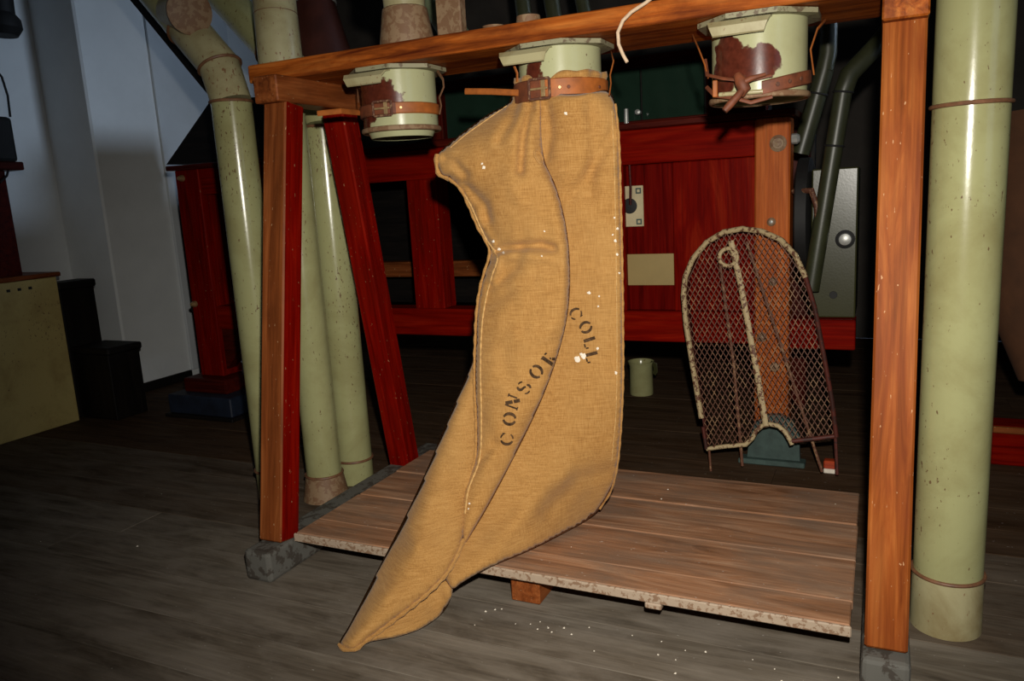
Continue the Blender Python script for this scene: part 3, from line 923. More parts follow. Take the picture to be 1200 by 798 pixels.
# dark green tubes right of the machine
ta, tb_ = P(988, 108, 'y', 3.232), P(950, 340, 'y', 3.232)
t = empty('green_tube', tb_, 'dark green jointed tube slanting down in front of the grey box', 'pipe')
tube('tube', [ta, tb_], .032, M_DGREEN, t, 24)
tube('bend', [ta, ta + Vector((.02, .0, .06)), ta + Vector((.10, .06, .15)), ta + Vector((.24, .2, .34))], .034, M_DGREEN, t, 24)
for k in (0.0, .26):
    ring('ring', ta.lerp(tb_, k), tb_ - ta, .034, .004, M_IRON, t, 28)
ta, tb_ = P(966, 82, 'y', 3.46), P(938, 180, 'y', 3.46)
t = empty('green_tube', tb_, 'short dark green tube with a collar above the machine end post', 'pipe')
tube('tube', [ta, tb_], .036, M_DGREEN, t, 24)
ring('ring', ta.lerp(tb_, .28), tb_ - ta, .038, .004, M_IRON, t, 28)
tube('stub', [ta + Vector((.02, .03, .75)), ta + Vector((.012, .0, .06)), ta], .034, M_DGREEN, t, 24)

# tin under the machine
q = P(748, 465, 'z', 0)
t = empty('tin_can', (q.x, q.y + .07, 0), 'small cream enamel tin on the floor under the machine', 'tin')
lathe('tin_body', (q.x, q.y + .07, 0), (0, 0, 1), [(0, 0), (.064, 0), (.066, .01), (.064, .165), (.074, .19), (.071, .19), (.061, .165), (.061, .01), (0, .01)], M_PIPE, t, 32)
tube('spout_tab', [Vector((q.x + .058, q.y + .06, .186)), Vector((q.x + .085, q.y + .055, .175)), Vector((q.x + .088, q.y + .055, .14)), Vector((q.x + .075, q.y + .06, .12))], .006, M_GREY, t, 8, True, (.025, .004))

# ------------------------------------------------------------------ belt guard of expanded mesh
YG0, YG1 = 3.04, 3.125      # bottom and top depth: leaning on the machine post
G_out = [(828, 526), (822, 490), (812, 430), (804, 380), (801, 345), (803, 325), (812, 303), (828, 284), (848, 272), (870, 268), (893, 271), (915, 281), (932, 299), (944, 325), (955, 362), (966, 420), (975, 470), (980, 512)]


def gp(px, py, off=0.0):
    zt = .95
    y = YG0
    for _ in range(4):
        q = P(px, py, 'y', y + off)
        y = YG0 + (YG1 - YG0) * min(max(q.z / zt, 0), 1.05)
    return P(px, py, 'y', y) + Vector((0, off, 0))


guard = empty('mesh_guard', (-.42, 3.1, 0), 'arched belt guard of rusty expanded mesh leaning against the machine post', 'guard')
arch = [gp(*p) for p in G_out]
# cream rim: flat bar, lower parts bare maroon
tube('rim', [gp(x, y) for x, y in G_out[1:]][:13], .01, M_GUARDF, guard, 10, True, (.022, .028))
tube('rim_side', [gp(x, y) for x, y in G_out[13:]], .01, M_GUARDR, guard, 10, True, (.018, .024))
tube('rim_foot', [gp(824, 500), gp(828, 526)], .01, M_GUARDR, guard, 10, True, (.016, .024))
# outer side skirt running back
DG = .09
vs = []
for p in arch:
    d = Vector((0, DG, 0))
    vs += [p + Vector((0, .008, 0)), p + d]
fs = [(2 * i, 2 * i + 2, 2 * i + 3, 2 * i + 1) for i in range(len(arch) - 1)]
sk = raw('skirt', vs, fs, M_GUARDR, guard)
md = sk.modifiers.new('s', 'SOLIDIFY'); md.thickness = .004
# bottom rail with the half-round cut
bot = [(828, 526), (850, 523), (874, 521), (882, 513), (886, 505), (893, 499), (902, 497), (912, 499), (920, 506), (926, 516), (928, 521)]
tube('bottom_rim', [gp(*p) for p in bot], .01, M_GUARDF, guard, 10, True, (.018, .018))
tube('bottom_rim_bare', [gp(928, 517), gp(955, 514), gp(980, 511)], .01, M_GUARDR, guard, 10, True, (.018, .018))
# centre bar and rear rods
tube('center_bar', [gp(857, 282, -.012), gp(868, 330, -.012), gp(880, 395, -.012), (gp(890, 450, -.012)), gp(898, 498, -.012)], .008, M_GUARDF, guard, 8, True, (.022, .010))
tube('rod', [gp(873, 284, .04), gp(918, 420, .04), gp(963, 555, .02)], .006, M_MESH, guard, 8)
tube('rod', [gp(840, 300, .04), gp(858, 430, .04), gp(869, 548, .02)], .006, M_MESH, guard, 8)
tube('leg', [gp(831, 526), gp(833, 552)], .005, M_MESH, guard, 8)
tube('leg', [gp(979, 512), gp(981, 556)], .006, M_GUARDR, guard, 8)
rc = gp(854, 301, -.012)
nr = Vector((0, -1, .12))
rg = ring('ring_boss', rc, nr, .034, .008, M_GUARDF, guard, 28)
# expanded mesh strands
ginner = [(x + (890 - x) * .03, y + (400 - y) * .02) for x, y in G_out] + [(p[0], p[1] - 3) for p in bot[::-1][:-1]]


def inside(poly, x, y):
    c = False; j = len(poly) - 1
    for i in range(len(poly)):
        xi, yi = poly[i]; xj, yj = poly[j]
        if (yi > y) != (yj > y) and x < (xj - xi) * (y - yi) / (yj - yi) + xi: c = not c
        j = i
    return c


# the strands lie in the guard's own plane: real pitch 26 mm x 46 mm, strand 3 mm
gvs, gfs = [], []
poly3 = []
for p in ginner:
    q = gp(*p); poly3.append((q.x, q.z))


def gy(z): return YG0 + (YG1 - YG0) * min(max(z / .95, 0), 1.05)


def strand(a, b, wd, off):
    a = Vector((a[0], 0, a[1])); b = Vector((b[0], 0, b[1]))
    d = (b - a).normalized(); nrm = Vector((-d.z, 0, d.x)) * wd / 2
    k = len(gvs)
    for q in (a - nrm, a + nrm, b + nrm, b - nrm):
        gvs.append((q.x, gy(q.z) + off - .0015, q.z))
    for q in (a - nrm, a + nrm, b + nrm, b - nrm):
        gvs.append((q.x, gy(q.z) + off + .0015, q.z))
    for f in ((0, 1, 2, 3), (7, 6, 5, 4), (0, 4, 5, 1), (1, 5, 6, 2), (2, 6, 7, 3), (3, 7, 4, 0)):
        gfs.append(tuple(k + q for q in f))


px_, pz_ = .021, .036
tiltg = .13
for i in range(-10, 48):
    for j in range(-4, 60):
        def node(a, b):
            u = a * px_; w_ = b * pz_ / 2
            return (-.78 + u + (.9 - w_) * tiltg * .9 - .06, w_)
        x0 = i + (0.5 if j % 2 else 0)
        a = node(x0, j)
        for s in (-.5, .5):
            b = node(x0 + s, j + 1)
            mx, mz = (a[0] + b[0]) / 2, (a[1] + b[1]) / 2
            if inside(poly3, mx, mz):
                strand(a, b, .0026, .004)
ms = raw('mesh', gvs, gfs, M_MESH, guard, False)
ms['kind'] = 'stuff'
# teal block behind the cut-out, on the floor
tp = P(905, 550, 'z', 0)
tb0 = empty('teal_block', (tp.x, 3.16, 0), 'dark teal painted iron foot behind the cut-out of the mesh guard', 'block')
pr = [(-.11, 0), (.10, 0), (.095, .13), (.07, .185), (.02, .21), (-.03, .205), (-.075, .17), (-.10, .10)]
v = [(tp.x + a, 3.20, b) for a, b in pr] + [(tp.x + a, 3.232, b) for a, b in pr]
nn_ = len(pr)
raw('foot_plate', v, [tuple(range(nn_)), tuple(range(nn_, 2 * nn_))[::-1]] + [(i, i + nn_, (i + 1) % nn_ + nn_, (i + 1) % nn_) for i in range(nn_)], M_TEAL, tb0, False)
abox('sole', tp.x - .14, tp.x + .12, 3.17, 3.235, 0, .022, M_TEAL, tb0, .004)
# little red scrap
q = P(972, 552, 'z', .01)
rs_ = empty('red_peg', (q.x, q.y + .03, 0), 'small orange-red peg with a white end on the floor beside the guard', 'peg')
abox('peg', q.x - .022, q.x + .022, q.y, q.y + .04, .018, .05, wood('peg_red', (.3, .03, .01), (.45, .05, .012), (.5, .08, .02)), rs_, .004)
abox('white_end', q.x - .022, q.x + .022, q.y - .004, q.y + .04, 0, .018, M_FLOUR, rs_, .003)

# ------------------------------------------------------------------ left side
CBX = -4.19
cab = empty('cream_cabinet', (-4.45, 2.4, 0), 'cream sheet metal cabinet with a wooden top against the left wall', 'cabinet')
abox('cabinet_body', -4.70, CBX, 1.75, 2.875, 0.0, .842, paint('cabinet_paint', (0.52, 0.41, 0.155), rough=.35, spots=1.0, stain=.7), cab, .006, 2)
abox('cabinet_top', -4.72, CBX + .015, 1.74, 2.895, .843, .868, M_BROWN, cab, .005)
for k in range(3):
    abox('slot', CBX - .002, CBX + .0015, 2.585 + k * .06, 2.605 + k * .06, .79, .805, M_IRON, cab, .0005)
# wooden steps
stp = empty('wooden_steps', (-4.0, 3.1, 0), 'black wooden two-tread steps between the cream cabinet and the wall', 'steps')
abox('tread', -4.395, -4.236, 2.91, 3.15, .755, .80, M_BLACKW, stp, .008)
abox('riser', -4.39, -4.25, 2.92, 3.14, 0, .755, M_BLACKW, stp, .004)
abox('tread', -4.235, -3.92, 2.92, 3.15, .385, .425, M_BLACKW, stp, .008)
abox('side_board', -4.235, -3.94, 2.93, 3.14, 0, .385, M_BLACKW, stp, .004)
# dark red column machine on the cabinet
colm = empty('mill_column', (-4.35, 2.4, .868), 'dark red tapered wooden column with a ledge standing on the cream cabinet', 'column')
CXC = -4.24
q0, q1 = P(26, 319, 'x', CXC), P(5, 200, 'x', CXC)
v = []
for (z, y1) in ((.869, q0.y), (q1.z, q1.y)):
    v += [(-4.60, 2.05, z), (CXC, 2.05, z), (CXC, y1, z), (-4.60, y1, z)]
raw('shaft', v, [(3, 2, 1, 0), (4, 5, 6, 7), (0, 1, 5, 4), (1, 2, 6, 5), (2, 3, 7, 6), (3, 0, 4, 7)], M_DRED, colm, False)
q2 = P(28, 190, 'x', -4.20)
abox('ledge', -4.62, -4.20, 2.02, q2.y, q1.z + .001, q1.z + .045, M_DRED, colm, .006)
q3 = P(18, 160, 'x', -4.25)
abox('motor_box', -4.58, -4.25, 2.1, q3.y, q1.z + .046, P(17, 137, 'x', -4.25).z, M_IRON, colm, .02, 2)
tube('cable', [P(-6, 80, 'x', -4.25), P(2, 90, 'x', -4.25), P(9, 112, 'x', -4.25), P(12, 137, 'x', -4.25)], .006, M_IRON, colm, 8)
tube('cable', [P(10, 198, 'x', -4.225), P(8, 206, 'x', -4.225), P(0, 214, 'x', -4.225)], .006, M_IRON, colm, 8)
lampb = empty('iron_bracket', (-4.4, 2.6, 2.1), 'black iron fitting on the wall above the dark red column', 'bracket')
lathe('fitting', P(5, 42, 'x', -4.45), (0, .05, 1), [(0, 0), (.07, 0), (.095, .04), (.09, .09), (.066, .12), (.062, .6), (0, .6)], M_IRON, lampb, 20)
fp_ = P(5, 42, 'x', -4.45)
abox('wall_arm', -4.795, -4.45, fp_.y - .03, fp_.y + .03, fp_.z + .3, fp_.z + .36, M_IRON, lampb, .005)

# dark wooden chute behind the elbowed pipe
dk = empty('dark_hopper', (-3.2, 3.6, 1.41), 'black sloping wooden hopper on the machine behind the elbowed pipe', 'hopper')
ca_, cb_ = P(247, 118, 'y', 3.55), P(130, -40, 'y', 3.55)
pts2 = [P(198, 193, 'y', 3.5), P(250, 118, 'y', 3.5), P(330, 112, 'y', 3.5), P(345, 188, 'y', 3.5)]
for p_ in pts2: p_.z = max(p_.z, 1.414)
v = [(p_.x, 3.48, p_.z) for p_ in pts2] + [(p_.x, 3.95, p_.z) for p_ in pts2]
raw('hopper_body', v, [(0, 3, 2, 1), (4, 5, 6, 7), (0, 1, 5, 4), (1, 2, 6, 5), (2, 3, 7, 6), (3, 0, 4, 7)], M_BLACKW, dk, False)


# ------------------------------------------------------------------ machine at the right edge
rm = empty('timber_rack', (1.2, 3.6, 0), 'dark red timber frame standing behind the thick pipe', 'frame')
q = P(1150, 548, 'z', 0)
abox('sill', .42, 2.2, 3.42, 3.54, 0, .16, M_REDM, rm, .005)
abox('sill_strip', .42, 2.2, 3.40, 3.42, .135, .16, M_BROWN, rm, .003)
abox('post', .62, .74, 3.43, 3.54, .16, 2.2, M_DRED, rm, .005)
abox('rail', .62, 2.2, 3.44, 3.53, 1.50, 1.66, M_DRED, rm, .005)
abox('rail', .62, 2.2, 3.46, 3.56, 2.2, 2.34, M_DRED, rm, .005)
sl = [P(1205, 130, 'y', 3.38), P(1206, 230, 'y', 3.37), P(1200, 300, 'y', 3.38), P(1204, 370, 'y', 3.38), P(1222, 440, 'y', 3.37)]
tag(tube('cloth_sleeve', sl, [.10, .11, .115, .11, .08], M_CLOTH, None, 28), 'brown cloth sleeve hanging in front of the dark red timber frame', 'sleeve')

# ------------------------------------------------------------------ burlap sack
sack = empty('burlap_sack', (-0.9, 1.95, 0.125), 'empty burlap sack with stencilled lettering hanging from the middle spout to the floor', 'sack')


def densify(pts, step, closed=True):
    """Catmull-Rom resampled outline"""
    out = []
    n = len(pts)
    rng = range(n) if closed else range(n - 1)
    for i in rng:
        p0 = pts[(i - 1) % n] if closed or i > 0 else pts[i]
        p1 = pts[i]; p2 = pts[(i + 1) % n]
        p3 = pts[(i + 2) % n] if closed or i + 2 < n else p2
        L = math.dist(p1, p2)
        k = max(1, int(round(L / step)))
        for s in range(k):
            t_ = s / k
            a = 0.5
            x = []
            for c in (0, 1):
                m1 = (p2[c] - p0[c]) * a * L * 2 / max(1e-6, math.dist(p0, p1) + L) if True else 0
                m2 = (p3[c] - p1[c]) * a * L * 2 / max(1e-6, math.dist(p2, p3) + L)
                h = (2 * t_**3 - 3 * t_**2 + 1) * p1[c] + (t_**3 - 2 * t_**2 + t_) * m1 + (-2 * t_**3 + 3 * t_**2) * p2[c] + (t_**3 - t_**2) * m2
                x.append(h)
            out.append(tuple(x))
    if not closed: out.append(tuple(pts[-1]))
    return out


def rbf(ctrl):
    c = np.array(ctrl, float)
    xy = c[:, :2] / 100.0
    n = len(c)
    d = np.linalg.norm(xy[:, None] - xy[None], axis=2)
    A = np.zeros((n + 3, n + 3))
    A[:n, :n] = d + np.eye(n) * 1e-4
    A[:n, n] = 1; A[:n, n + 1:n + 3] = xy
    A[n, :n] = 1; A[n + 1:n + 3, :n] = xy.T
    w = np.linalg.solve(A, np.concatenate([c[:, 2], [0, 0, 0]]))

    def fn(pts):
        p = np.asarray(pts, float).reshape(-1, 2) / 100.0
        dd = np.linalg.norm(p[:, None] - xy[None], axis=2)
        return dd @ w[:n] + w[n] + p @ w[n + 1:n + 3]
    return fn


def segdist(p, a, b):
    a = np.array(a, float); b = np.array(b, float)
    ab = b - a
    t_ = np.clip(((p - a) @ ab) / max(ab @ ab, 1e-9), 0, 1)
    return np.linalg.norm(p - (a + t_[:, None] * ab), axis=1)


def polydist(p, poly):
    d = np.full(len(p), 1e9)
    for i in range(len(poly) - 1):
        d = np.minimum(d, segdist(p, poly[i], poly[i + 1]))
    return d


PLAT_Z = .1225


def rest(v):
    """keep cloth above platform and floor"""
    if v.y > 1.803 and -1.69 < v.x < -.02: v.z = max(v.z, PLAT_Z + .002)
    v.z = max(v.z, .003)
    return v


def pillow(name, outline, ctrl, tf, tb, rad, creases=(), nz=0.004, step=4.5, seed=0, extra=None, flat_edges=()):
    """closed cloth layer: outline in photo pixels, depth from control points,
    front/back bulge tf/tb metres rounding off within rad pixels of the edge"""
    ol = densify(outline, step)
    fn = rbf(ctrl)
    xs = [p[0] for p in ol]; ysx = [p[1] for p in ol]
    inner = []
    j = 0
    y = min(ysx) + step * .5
    while y < max(ysx):
        x = min(xs) + (step * .5 if j % 2 else 0)
        while x < max(xs):
            if inside(ol, x, y): inner.append((x, y))
            x += step
        y += step * .87; j += 1
    pin = np.array(inner)
    d = polydist(pin, ol + [ol[0]])
    keep = d > step * .45
    pin = pin[keep]; d = d[keep]
    allp = [Vector(p) for p in ol] + [Vector(p) for p in pin.tolist()]
    ne = len(ol)
    res = delaunay_2d_cdt(allp, [(i, (i + 1) % ne) for i in range(ne)], [], 1, 1e-5)
    pv = np.array([(v.x, v.y) for v in res[0]])
    tris = [tuple(f) for f in res[2]]
    dd = polydist(pv, ol + [ol[0]])
    dd[dd < .05] = 0
    prof = np.sqrt(np.clip(1 - (1 - np.clip(dd / rad, 0, 1)) ** 2, 0, 1))
    Y0 = fn(pv)
    fade = np.clip(dd / 8.0, 0, 1)
    dsp = np.zeros(len(pv))
    for (pl_, amp, wd) in creases:
        q = polydist(pv, pl_)
        dsp += amp * np.exp(-(q / wd) ** 2)
    for i, (x, y) in enumerate(pv):
        dsp[i] += nz * (noise.noise(Vector((x / 38 + seed, y / 46, seed * 1.7))) + .5 * noise.noise(Vector((x / 15 + seed, y / 19, seed))))
        if extra: dsp[i] += extra(x, y)
    front, back = [], []
    for i, (x, y) in enumerate(pv):
        b0 = P(x, y, 'y', float(Y0[i]))
        rd = (b0 - EYE).normalized()
        f_ = b0 - rd * float(tf * prof[i]) + rd * float(dsp[i] * fade[i])
        front.append(rest(f_))
        back.append(rest(b0 + rd * float(tb * prof[i] + max(0, dsp[i]) * fade[i])))
    vs = list(front); fs = []
    bidx = {}
    for i in range(len(pv)):
        if dd[i] == 0: bidx[i] = i
        else:
            bidx[i] = len(vs); vs.append(back[i])
    for tr in tris:
        # triangles come counter-clockwise in (x right, y down) = clockwise seen from the lens
        fs.append(tr[::-1]); fs.append(tuple(bidx[k] for k in tr))
    o = raw(name, vs, fs, M_BURLAP, sack, True, (-0.9, 1.95, 0.125))
    bm = bmesh.new(); bm.from_mesh(o.data)
    bmesh.ops.recalc_face_normals(bm, faces=bm.faces)
    bm.to_mesh(o.data); bm.free()
    bvh = BVHTree.FromPolygons(front, [tuple(t_) for t_ in tris])
    return o, bvh, fn


# back / right panel, from the neck to the platform
L1 = [(603, 106), (628, 108), (658, 110), (690, 109), (713, 106), (721, 122), (725, 160), (727, 220), (729, 300), (730, 380), (730, 450), (727, 510), (723, 548), (716, 575), (703, 596), (690, 608), (660, 625), (620, 645), (580, 662), (556, 674), (540, 684), (530, 690), (520, 672), (535, 640), (560, 590), (580, 520), (590, 420), (596, 300), (592, 200), (594, 140)]
c1 = [(603, 106, 2.16), (630, 108, 2.085), (658, 110, 2.062), (690, 109, 2.075), (713, 106, 2.15), (594, 140, 2.13), (727, 200, 2.13), (660, 200, 2.085), (600, 250, 2.12), (729, 320, 2.115), (650, 330, 2.09), (730, 450, 2.105), (660, 460, 2.06), (590, 420, 2.06), (723, 548, 2.14), (716, 575, 2.17), (703, 596, 2.18), (690, 608, 2.17), (660, 625, 2.05), (620, 645, 1.91), (580, 662, 1.80), (556, 674, 1.755), (530, 690, 1.72), (520, 672, 1.74), (560, 590, 1.92), (660, 560, 2.02), (610, 600, 1.93)]
cr1 = [([(690, 120), (697, 160), (690, 230)], .010, 9), ([(722, 150), (700, 190), (670, 230)], .010, 8), ([(640, 120), (645, 160), (640, 185)], .010, 6),
       ([(640, 600), (680, 560), (720, 552)], .008, 12), ([(580, 640), (620, 600), (640, 570)], -.008, 14), ([(700, 270), (706, 330), (700, 400)], -.004, 12)]
cr1 = [(p_, a_ * 1.6, w_ * .9) for p_, a_, w_ in cr1]
o1, bv1, f1 = pillow('back_panel', L1, c1, .020, .012, 16, cr1, .007, 4.5, 3)

# front fold
L2 = [(602, 107), (598, 119), (572, 134), (545, 153), (524, 170), (513, 181), (512, 193), (516, 205), (526, 209), (540, 222), (551, 245), (561, 268), (571, 285), (574, 297), (570, 312), (564, 332), (559, 362), (557, 400), (556, 450), (558, 500), (556, 540), (542, 575), (538, 604), (541, 630), (543, 641), (550, 630), (565, 605), (584, 571), (602, 536), (621, 498), (640, 455), (655, 412), (664, 376), (668, 340), (667, 292), (661, 252), (651, 217), (640, 193), (636, 176), (634, 150), (634, 122), (632, 108)]
c2_ = [(604, 107, 2.14), (620, 108, 2.085), (632, 108, 2.07), (590, 122, 2.11), (545, 153, 2.07), (513, 185, 2.03), (526, 209, 2.04), (551, 245, 2.05), (574, 297, 2.045), (564, 332, 2.03), (557, 400, 1.99), (556, 450, 1.96), (558, 500, 1.93), (556, 540, 1.90), (542, 575, 1.865), (538, 604, 1.835), (543, 641, 1.795), (584, 571, 1.90), (621, 498, 1.965), (655, 412, 2.01), (668, 340, 2.035), (661, 252, 2.05), (640, 193, 2.06), (634, 140, 2.063), (610, 340, 2.0), (590, 470, 1.94), (600, 220, 2.02), (590, 160, 2.04)]
cr2 = [([(621, 118), (618, 140), (612, 165), (610, 200)], .016, 6), ([(626, 122), (630, 150), (634, 175)], .008, 5), ([(606, 118), (600, 140), (585, 165)], .010, 7),
       ([(574, 297), (592, 291), (615, 288), (635, 287), (648, 291)], .016, 6), ([(590, 300), (612, 300), (640, 302)], -.008, 8),
       ([(530, 212), (550, 222), (568, 240), (572, 258)], .014, 6), ([(556, 250), (568, 268), (580, 290)], -.010, 4),
       ([(612, 290), (602, 315), (575, 335)], .008, 8), ([(560, 360), (590, 345), (625, 330)], .006, 10), ([(562, 420), (600, 400), (640, 390)], -.006, 14),
       ([(585, 300), (583, 318), (578, 330)], -.010, 4), ([(640, 195), (655, 240), (662, 300), (662, 360)], -.006, 12), ([(548, 560), (560, 540), (580, 520)], .008, 7), ([(520, 186), (532, 190), (545, 205)], .012, 6),
       ([(545, 235), (560, 262), (574, 284)], .012, 3)]
cr2 = [(p_, a_ * 1.7, w_ * .85) for p_, a_, w_ in cr2]
o2, bv2, f2 = pillow('front_fold', L2, c2_, .046, .014, 30, cr2, .010, 3.6, 9)

# lower flap down to the floor
L3 = [(560, 405), (552, 428), (535, 468), (515, 515), (498, 555), (480, 594), (462, 630), (444, 665), (424, 704), (408, 735), (397, 755), (404, 761), (416, 761), (428, 752), (447, 738), (468, 722), (491, 704), (510, 687), (525, 670), (536, 650), (543, 632), (546, 610), (550, 585), (562, 555), (566, 500), (566, 440)]
c3 = [(560, 405, 2.03), (535, 468, 1.96), (515, 515, 1.915), (498, 555, 1.87), (480, 594, 1.815), (462, 630, 1.765), (444, 665, 1.69), (424, 704, 1.60), (408, 735, 1.53), (397, 755, 1.482), (416, 761, 1.475), (447, 738, 1.545), (491, 704, 1.64), (525, 670, 1.72), (543, 632, 1.80), (550, 585, 1.87), (566, 500, 1.97), (566, 440, 2.01), (490, 640, 1.71), (455, 700, 1.60), (520, 580, 1.83)]
cr3 = [([(545, 450), (520, 530), (480, 620)], -.004, 14), ([(500, 600), (470, 680), (430, 740)], -.005, 20), ([(530, 560), (505, 640), (470, 700)], .005, 14)]
cr3 = [(p_, a_ * 1.8, w_) for p_, a_, w_ in cr3]
o3, bv3, f3 = pillow('lower_flap', L3, c3, .040, .012, 34, cr3, .007, 4.5, 5)

# small tail lying on the floor under the flap
L4 = [(530, 684), (529, 698), (522, 714), (510, 726), (490, 738), (462, 747), (434, 752), (418, 758), (425, 745), (460, 715), (490, 690), (515, 672)]
c4 = []
for (x, y) in L4:
    c4.append((x, y, P(x, y, 'z', .012).y if y > 700 else P(x, y, 'z', .04).y))
c4[0] = (530, 684, 1.735); c4[-1] = (515, 672, 1.745); c4[-2] = (490, 690, 1.69); c4[-3] = (460, 715, 1.61); c4[-4] = (425, 745, 1.52); c4[1] = (529, 698, 1.715)
o4, bv4, f4 = pillow('tail_end', L4, c4, .014, .006, 14, [([(512, 690), (518, 700), (505, 712)], .006, 6)], .003, 4.5, 7)

# gathered neck above the belt (wraps the spout)
vs, fs = [], []
SEG = 96
ztop = P(660, 82, 'y', SPY - .125).z
for k in range(SEG):
    a = 2 * PI * k / SEG
    rr = .1255 + .003 * math.sin(a * 17) + .002 * math.sin(a * 7 + 1)
    df = (a - fa + PI) % (2 * PI) - PI
    dip = .030 * math.exp(-((df + .38) / .26) ** 2)
    for (z, r2) in ((ztop - dip + .003 * math.sin(a * 9), rr + .003), (ztop - .010 - dip, rr + .005), ((ztop + zbm) / 2 - dip * .4, rr), (zbm, .1285), (zbm - .03, .131)):
        vs.append((cxM + r2 * math.cos(a), SPY + r2 * math.sin(a), z))
NR = 5
for k in range(SEG):
    k2 = (k + 1) % SEG
    for q in range(NR - 1):
        fs.append((k * NR + q + 1, k2 * NR + q + 1, k2 * NR + q, k * NR + q))
nk = raw('neck', vs, fs, M_BURLAP, sack, True, (-0.9, 1.95, 0.125))
md = nk.modifiers.new('s', 'SOLIDIFY'); md.thickness = .003; md.offset = 1

# hemmed seams


def hem_on(pts, bvhs, r=.002, name='hem_stitch'):
    """stitch line lying on the cloth"""
    q = []
    rs = []
    for i, (x, y) in enumerate(densify(pts, 3, False)):
        rd = ray(x, y).normalized()
        for bv in bvhs:
            h = bv.ray_cast(EYE, rd)[0]
            if h is not None:
                q.append(h - rd * r * .5); rs.append(r * (1 + .45 * math.sin(i * 2.1))); break
    if len(q) > 2: tube(name, q, rs, M_HEM, sack, 6)


def seam(pts, fn, off, r=.0045, name='seam'):
    dn = densify(pts, 5, False)
    yy = fn(dn)
    q = []
    rs = []
    for i, (x, y) in enumerate(dn):
        b = P(x, y, 'y', float(yy[i]))
        q.append(rest(b - (b - EYE).normalized() * off))
        rs.append(r * (1 + .28 * math.sin(i * 1.9)))
    tube(name, q, rs, M_HEM if name == 'hem' else M_BURLAP, sack, 8)


seam([(513, 181), (512, 193), (516, 205), (526, 209)], f2, .004, .008)
seam([(526, 209), (540, 222), (551, 245), (561, 268), (571, 285), (574, 297), (570, 312), (564, 332), (559, 362), (557, 400), (556, 450), (558, 500), (556, 540), (542, 575), (538, 604), (541, 630)], f2, .006, .005)
hem_on([(549, 236), (559, 258), (568, 277), (577, 292), (583, 303), (577, 322), (570, 348), (565, 380), (563, 430), (564, 490), (562, 538), (549, 574), (545, 602)], [bv2], .0026)
hem_on([(541, 222), (553, 243), (562, 264), (571, 282), (580, 294)], [bv2], .0034)
hem_on([(594, 124), (571, 140), (547, 157), (528, 173)], [bv2], .0016)
seam([(543, 632), (536, 650), (525, 670), (510, 687), (491, 704), (468, 722), (447, 738), (428, 752), (416, 761), (404, 761), (397, 755)], f3, .008, .006)
seam([(721, 122), (725, 160), (727, 220), (729, 300), (730, 380), (730, 450), (727, 510), (723, 548), (716, 575), (703, 596)], f1, .002, .0035)
hem_on([(717, 130), (720, 200), (722, 300), (723, 400), (722, 480), (717, 540)], [bv1], .0014)

# stencilled letters: strokes in a unit box, laid on the cloth


def arc(cx, cy, rx, ry, a0, a1, n=9):
    return [(cx + rx * math.cos(math.radians(a0 + (a1 - a0) * k / n)), cy + ry * math.sin(math.radians(a0 + (a1 - a0) * k / n))) for k in range(n + 1)]


GLYPH = {
    'C': [(arc(.5, .5, .40, .42, 112, 248), .20), (arc(.5, .5, .38, .42, 30, 88), .12), (arc(.5, .5, .38, .42, -88, -35), .12), ([(.86, .62), (.86, .86)], .09)],
    'O': [(arc(.5, .5, .38, .42, 105, 255), .22), (arc(.5, .5, .38, .42, -75, 75), .22)],
    'N': [([(.14, .05), (.14, .95)], .12), ([(.24, .95), (.5, .52)], .26), ([(.55, .45), (.78, .08)], .26), ([(.86, .30), (.86, .95)], .12), ([(.02, .06), (.28, .06)], .09), ([(.74, .94), (.99, .94)], .09)],
    'S': [(arc(.48, .72, .30, .22, 20, 95, 5), .12), (arc(.48, .72, .30, .22, 130, 230, 6) + [(.5, .5), (.62, .42)], .20), (arc(.5, .28, .32, .24, 40, -50, 6), .18), (arc(.5, .28, .34, .24, -85, -165, 5), .12)],
    'R': [([(.18, .03), (.18, .97)], .26), ([(.02, .95), (.3, .95)], .09), ([(.42, .94), (.62, .90)], .12), ([(.40, .50), (.50, .42)], .14), ([(.50, .36), (.66, .06)], .2)],
    'L': [([(.28, .08), (.28, .95)], .26), ([(.5, .06), (.78, .06)], .12), ([(.86, .06), (.88, .28)], .12)],
}


